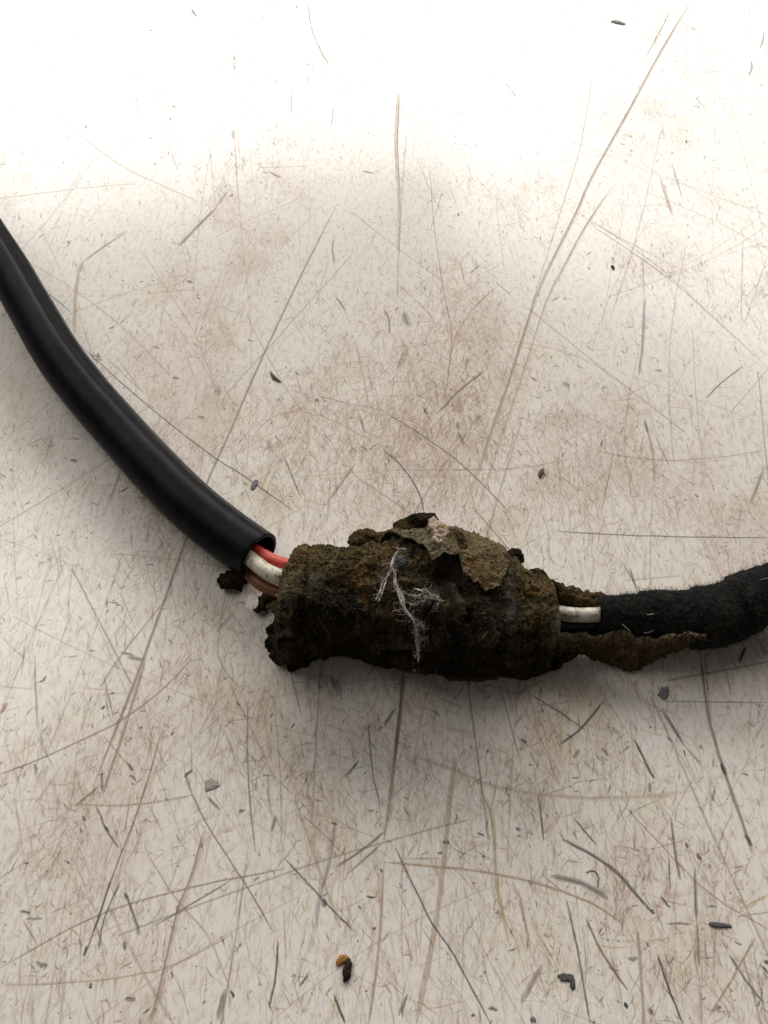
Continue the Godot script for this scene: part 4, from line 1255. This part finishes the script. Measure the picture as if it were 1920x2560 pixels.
	# grey rubber nub on top and the pale web stuck over the plug
	var peg := sweep("rubber_nub", line([Vector3(2.01, 13.3, 16.55), Vector3(2.01, 13.28, 15.59), Vector3(2.03, 13.18, 14.47)], 30), solid_rows(40, func(s: float) -> float: return 0.75 * sqrt(maxf(0.02, 1.0 - pow(absf(s * 2.0 - 1.0), 2.6)))), 32, plain(0.6, 0.3), harness,
		func(_s: float, _a: float, p: Vector3) -> float: return 0.35 * n_mid.get_noise_3dv(p) + 0.2 * n_fine.get_noise_3dv(p),
		func(_s: float, _a: float, p: Vector3, _d: float) -> Color: return Color(0.045, 0.052, 0.056).lerp(BROWN, clampf(0.1 + n_grit.get_noise_3dv(p), 0.0, 0.6)))
	peg.set_meta("label", "blue-grey rubber nub")
	var web_hair := []
	for w in [
		[[Vector3(1.14, 13.4, 16.03), Vector3(1.27, 13.43, 17.49), Vector3(1.49, 13.41, 18.91), Vector3(1.93, 13.28, 20.24), Vector3(2.46, 13.02, 21.2), Vector3(3.13, 12.57, 22.22), Vector3(3.66, 12.12, 22.91), Vector3(3.72, 11.1, 23.77), Vector3(3.93, 9.6, 24.45), Vector3(3.93, 7.72, 24.73), Vector3(3.72, 5.44, 24.73), Vector3(3.12, 3.21, 24.38)], 0.4],
		[[Vector3(1.37, 13.14, 15.7), Vector3(0.68, 13.03, 16.58), Vector3(0.09, 12.94, 17.63), Vector3(-0.36, 12.82, 18.84), Vector3(-0.81, 12.59, 19.92)], 0.22],
		[[Vector3(0.91, 13.51, 16.16), Vector3(1.15, 13.47, 14.79), Vector3(1.66, 13.46, 14.04), Vector3(2.26, 13.54, 13.94)], 0.18],
		[[Vector3(1.71, 13.15, 19.22), Vector3(2.47, 13.23, 19.37), Vector3(3.37, 13.22, 19.8), Vector3(4.13, 13.3, 19.63), Vector3(4.77, 13.4, 19.14)], 0.2],
		[[Vector3(2.69, 12.97, 20.63), Vector3(3.58, 13.06, 20.57), Vector3(4.25, 13.18, 20.31), Vector3(4.84, 13.31, 19.73), Vector3(4.59, 13.38, 19.13), Vector3(3.69, 13.35, 18.9)], 0.32],
		[[Vector3(4.48, 13.18, 20.1), Vector3(5.15, 13.2, 20.11), Vector3(5.74, 13.28, 19.72), Vector3(6, 13.21, 20.21), Vector3(6.07, 13.03, 20.96)], 0.34],
		[[Vector3(1.43, 12.46, 21.32), Vector3(1.97, 12.65, 21.1), Vector3(2.5, 12.53, 21.46), Vector3(3.13, 12.37, 21.9)], 0.14],
		[[Vector3(3.66, 11.86, 22.81), Vector3(4.02, 12.07, 22.6), Vector3(4.37, 11.82, 22.95)], 0.2],
		[[Vector3(3.85, 10.89, 23.51), Vector3(4.39, 10.62, 23.74), Vector3(4.74, 10.89, 23.66)], 0.14]]:
		var l := line(w[0], 70)
		var rad: float = w[1] * 0.72
		for strand in 3:
			var bent := []
			for p in w[0]:
				bent.append(p + Vector3(rng.randfn(), rng.randfn() * 0.25, rng.randfn()) * rad * 0.9)
			var part := rng.randf_range(0.3, 0.62)
			var off := rng.randf() * 40.0
			sweep("web_strand", line(bent, 70), solid_rows(70, func(s: float) -> float: return rad * part * (0.35 + 0.65 * absf(sin(s * PI * 2.3 + off)))), 10, lintm, harness,
				func(_s: float, _a: float, p: Vector3) -> float: return rad * 0.55 * n_fine.get_noise_3dv(p * 1.6 + Vector3(off, 0, 0)),
				func(_s: float, _a: float, p: Vector3, _d: float) -> Color: return Color(0.60, 0.55, 0.51).lerp(Color(0.24, 0.19, 0.14), clampf(0.35 + n_tone2.get_noise_3dv(p * 1.5) * 1.5, 0.0, 0.9)), 0.6)
		for i in 40:
			var f := on_line(l, rng.randf())
			var d: Vector3 = (f[1] * rng.randfn() * 1.1 + Vector3(rng.randfn(), rng.randfn() * 0.35 + 0.1, rng.randfn()) * 0.6).normalized()
			var sh := rng.randf_range(0.14, 0.5)
			web_hair.append([f[0], d, pow(rng.randf(), 1.6) * 1.5 + 0.3, rng.randf_range(0.02, 0.06), 0.6, Color(sh, sh * 0.9, sh * 0.83)])
	sweep("lint_tuft", line([Vector3(5.6, 12.79, 9.58), Vector3(5.93, 13.35, 10.38), Vector3(6.32, 13.8, 11.28), Vector3(6.65, 14.08, 12.07), Vector3(6.39, 14.29, 12.94), Vector3(6, 14.42, 13.63)], 50), solid_rows(60, func(s: float) -> float: return 0.45 + 0.5 * sin(s * 2.4)), 40, lintm, harness,
		func(_s: float, _a: float, p: Vector3) -> float: return 0.45 * n_fine.get_noise_3dv(p) + 0.35 * n_mid.get_noise_3dv(p),
		func(_s: float, _a: float, p: Vector3, _d: float) -> Color: return Color(0.46, 0.37, 0.31).lerp(Color(0.30, 0.21, 0.11), clampf(0.3 + n_tone2.get_noise_3dv(p) * 1.6, 0.0, 0.9)), 0.5)
	# dusty lint between the strands
	var spots: Array = [
		[[Vector3(1.14, 13.4, 16.03), Vector3(1.27, 13.43, 17.49), Vector3(1.49, 13.41, 18.91), Vector3(1.93, 13.28, 20.24), Vector3(2.46, 13.02, 21.2), Vector3(3.13, 12.57, 22.22), Vector3(3.66, 12.12, 22.91), Vector3(3.72, 11.1, 23.77), Vector3(3.93, 9.6, 24.45), Vector3(3.93, 7.72, 24.73), Vector3(3.72, 5.44, 24.73), Vector3(3.12, 3.21, 24.38)], 0.4],
		[[Vector3(1.37, 13.14, 15.7), Vector3(0.68, 13.03, 16.58), Vector3(0.09, 12.94, 17.63), Vector3(-0.36, 12.82, 18.84), Vector3(-0.81, 12.59, 19.92)], 0.22],
		[[Vector3(0.91, 13.51, 16.16), Vector3(1.15, 13.47, 14.79), Vector3(1.66, 13.46, 14.04), Vector3(2.26, 13.54, 13.94)], 0.18],
		[[Vector3(1.71, 13.15, 19.22), Vector3(2.47, 13.23, 19.37), Vector3(3.37, 13.22, 19.8), Vector3(4.13, 13.3, 19.63), Vector3(4.77, 13.4, 19.14)], 0.2],
		[[Vector3(2.69, 12.97, 20.63), Vector3(3.58, 13.06, 20.57), Vector3(4.25, 13.18, 20.31), Vector3(4.84, 13.31, 19.73), Vector3(4.59, 13.38, 19.13), Vector3(3.69, 13.35, 18.9)], 0.32],
		[[Vector3(4.48, 13.18, 20.1), Vector3(5.15, 13.2, 20.11), Vector3(5.74, 13.28, 19.72), Vector3(6, 13.21, 20.21), Vector3(6.07, 13.03, 20.96)], 0.34],
		[[Vector3(1.43, 12.46, 21.32), Vector3(1.97, 12.65, 21.1), Vector3(2.5, 12.53, 21.46), Vector3(3.13, 12.37, 21.9)], 0.14],
		[[Vector3(3.66, 11.86, 22.81), Vector3(4.02, 12.07, 22.6), Vector3(4.37, 11.82, 22.95)], 0.2],
		[[Vector3(3.85, 10.89, 23.51), Vector3(4.39, 10.62, 23.74), Vector3(4.74, 10.89, 23.66)], 0.14]]
	for i in 420:
		var w: Array = spots[[0, 3, 4, 4, 5, 5, 0, 7][rng.randi() % 8]][0]
		var p: Vector3 = w[rng.randi() % w.size()]
		p += Vector3(rng.randfn() * 0.55, 0.05, rng.randfn() * 0.55)
		var sh := rng.randf_range(0.10, 0.32)
		web_hair.append([p, Vector3(rng.randfn(), rng.randfn() * 0.25, rng.randfn()), rng.randf_range(0.3, 1.2), rng.randf_range(0.012, 0.03), 0.5, Color(sh, sh * 0.92, sh * 0.85)])
	hairs("web_fibres", web_hair, lintm, harness)

	# grains of dirt over plug and tail, and a few bright crumbs
	var speck := []
	var sources := [body, flap, tail]
	var share := [12000, 2600, 2200]
	for si in 3:
		var vs: PackedVector3Array = sources[si].mesh.surface_get_arrays(0)[Mesh.ARRAY_VERTEX]
		var ns: PackedVector3Array = sources[si].mesh.surface_get_arrays(0)[Mesh.ARRAY_NORMAL]
		for i in share[si]:
			var j := rng.randi() % vs.size()
			var p := vs[j] / MM
			if p.y < 0.4 or ns[j].y < -0.5:
				continue
			var r := rng.randf()
			var c := BLACK
			if r < 0.40: c = EARTH
			elif r < 0.70: c = BROWN
			elif r < 0.80: c = MOSS
			elif r < 0.86: c = OCHRE * 0.8
			elif r < 0.88: c = RUST * 0.7
			elif r < 0.92: c = DUST * 0.8
			elif r < 0.9215: c = Color(0.5, 0.5, 0.5)
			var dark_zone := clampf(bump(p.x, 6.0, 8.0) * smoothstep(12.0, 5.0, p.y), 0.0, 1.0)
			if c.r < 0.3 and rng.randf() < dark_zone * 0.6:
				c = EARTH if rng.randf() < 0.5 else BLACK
			if si == 1:
				c = [BROWN, DUST, OCHRE, DUST, MOSS][rng.randi() % 5]
			speck.append([p + ns[j] * 0.02, pow(rng.randf(), 3.0) * 0.15 + 0.035, c])
	grains("dirt_grains", speck, plain(0.9, 0.2), harness)

	# dust on the rubber sleeve
	var dust := []
	var svs: PackedVector3Array = sheath.mesh.surface_get_arrays(0)[Mesh.ARRAY_VERTEX]
	var sns: PackedVector3Array = sheath.mesh.surface_get_arrays(0)[Mesh.ARRAY_NORMAL]
	for i in 900:
		var j := rng.randi() % (svs.size() * 3 / 4)
		if sns[j].y > 0.0:
			var sh := rng.randf_range(0.03, 0.16)
			dust.append([svs[j] / MM + Vector3(rng.randfn(), 0, rng.randfn()) * 0.08, pow(rng.randf(), 3.0) * 0.07 + 0.018, Color(sh, sh * 0.94, sh * 0.85)])
	grains("dust_specks", dust, plain(0.9, 0.2), harness)

	# short fibres that stand off the plug, the tail and the felt
	var fib := []
	var fshare := [3200, 1700, 900]
	for si in 3:
		var vs: PackedVector3Array = sources[si].mesh.surface_get_arrays(0)[Mesh.ARRAY_VERTEX]
		var ns: PackedVector3Array = sources[si].mesh.surface_get_arrays(0)[Mesh.ARRAY_NORMAL]
		for i in fshare[si]:
			var j := rng.randi() % vs.size()
			var d := (ns[j] * 0.8 + Vector3(rng.randfn(), rng.randfn(), rng.randfn()) * 0.6).normalized()
			var c := BROWN.lerp(DUST, rng.randf()) if rng.randf() < 0.5 else EARTH
			fib.append([vs[j] / MM - ns[j] * 0.05, d, rng.randf_range(0.15, 0.75), rng.randf_range(0.018, 0.034), 0.4, c])
	for i in 34:
		var vs: PackedVector3Array = body.mesh.surface_get_arrays(0)[Mesh.ARRAY_VERTEX] if i == 0 else PackedVector3Array()
		if i == 0:
			for q in 60:
				var j := rng.randi() % vs.size()
				if vs[j].y > 0.004:
					fib.append([vs[j] / MM, Vector3(rng.randfn(), rng.randfn() * 0.4 + 0.2, rng.randfn()), rng.randf_range(1.5, 3.5), 0.025, 0.3, Color(0.22, 0.19, 0.15)])
	hairs("dirt_fibres", fib, lintm, harness)
	var felt_hair := []
	var cvs: PackedVector3Array = cloth.mesh.surface_get_arrays(0)[Mesh.ARRAY_VERTEX]
	var cns: PackedVector3Array = cloth.mesh.surface_get_arrays(0)[Mesh.ARRAY_NORMAL]
	for i in 11000:
		var j := rng.randi() % cvs.size()
		var d := (cns[j] * 0.55 + Vector3(rng.randfn(), rng.randfn(), rng.randfn()) * 0.75).normalized()
		var c: Color = cloth_tone.call(cvs[j] / MM)
		c = c * rng.randf_range(0.9, 2.2)
		if rng.randf() < 0.13:
			c = Color(0.085, 0.085, 0.08)
		elif rng.randf() < 0.10:
			c = Color(0.07, 0.055, 0.032)
		felt_hair.append([cvs[j] / MM - cns[j] * 0.05, d, rng.randf_range(0.25, 0.95), rng.randf_range(0.016, 0.03), 0.4, c])
	for i in 26:
		var j := rng.randi() % cvs.size()
		if cvs[j].x < 0.062 and cns[j].y > 0.2:
			felt_hair.append([cvs[j] / MM + cns[j] * 0.2, Vector3(rng.randfn(), 0.15, rng.randfn()), rng.randf_range(0.8, 2.6), rng.randf_range(0.04, 0.09), 0.25, Color(0.34, 0.31, 0.26)])
	hairs("felt_fibres", felt_hair, felt, harness)

	# crumbs and chips that lie loose on the bench
	flake("brown_crumb", "dark brown oblong crumb beside the orange crumb near the bottom edge", "crumb", Vector2(-3.76, 56.01), Vector2(1.15, 0.5), 1.66, 0.55, Color(0.030, 0.020, 0.013), 1, 0)
	flake("orange_crumb", "small orange-tan crumb beside the dark brown oblong crumb", "crumb", Vector2(-4.49, 55.01), Vector2(0.75, 0.4), -0.61, 0.3, Color(0.36, 0.17, 0.055), 2, 0.2)
	flake("paint_chip", "blue-grey paint chip lying in front of the felt-wrapped cable", "chip", Vector2(33.55, 26.04), Vector2(0.86, 0.615), -1.05, 0.18, Color(0.204, 0.21, 0.229), 3, 0)
	flake("curved_sliver", "dark olive curved sliver near a long brown scratch beyond the sleeve", "sliver", Vector2(-16.37, -23.87), Vector2(1.247, 0.295), 0.87, 0.18, Color(0.104, 0.092, 0.072), 4, -0.22)
	flake("black_curl", "tiny black curled shaving on the clean bench right of the double scratch", "shaving", Vector2(37.44, -47.53), Vector2(0.533, 0.18), 1.31, 0.24, Color(0.035, 0.035, 0.035), 5, 0.4)
	flake("purple_chip", "purple-grey pointed chip beside the thin black line beyond the wires", "chip", Vector2(-17.87, -4.34), Vector2(0.946, 0.41), -1.31, 0.15, Color(0.185, 0.16, 0.185), 6, 0)
	flake("dark_chip", "ragged dark chip beyond the plug near the upper curved scratches", "chip", Vector2(21.81, -6.37), Vector2(0.731, 0.312), -1.13, 0.21, Color(0.122, 0.095, 0.067), 7, 0.1)
	flake("wide_flake", "wide charcoal flake, the upper of a touching pair near the bottom edge", "flake", Vector2(18.61, 56.49), Vector2(0.817, 0.41), 0.09, 0.15, Color(0.104, 0.098, 0.1), 8, 0)
	flake("oval_flake", "oval charcoal flake just below the wide charcoal flake", "flake", Vector2(19.18, 57.26), Vector2(0.533, 0.246), -1.4, 0.15, Color(0.079, 0.083, 0.085), 9, 0)
	flake("charcoal_flake", "long flat charcoal flake lying across a scratch in the lower right area", "flake", Vector2(35.11, 51.67), Vector2(1.161, 0.279), 0.09, 0.15, Color(0.116, 0.104, 0.11), 10, 0)
	flake("grey_chip", "grey blurred chip in the bright glare at the top of the bench", "chip", Vector2(48.27, -120.32), Vector2(1.462, 0.574), 0.44, 0.15, Color(0.285, 0.285, 0.285), 11, 0.1)
	flake("taupe_flake", "taupe flat flake beside a small black mark in the lower left area", "flake", Vector2(-19.58, 36.94), Vector2(0.817, 0.656), -0.35, 0.12, Color(0.385, 0.335, 0.304), 12, 0)
	flake("dark_splinter", "dark grey splinter on the bench below the felt-wrapped cable end", "splinter", Vector2(44.15, 20.83), Vector2(1.118, 0.131), -1.05, 0.21, Color(0.072, 0.067, 0.065), 13, 0)
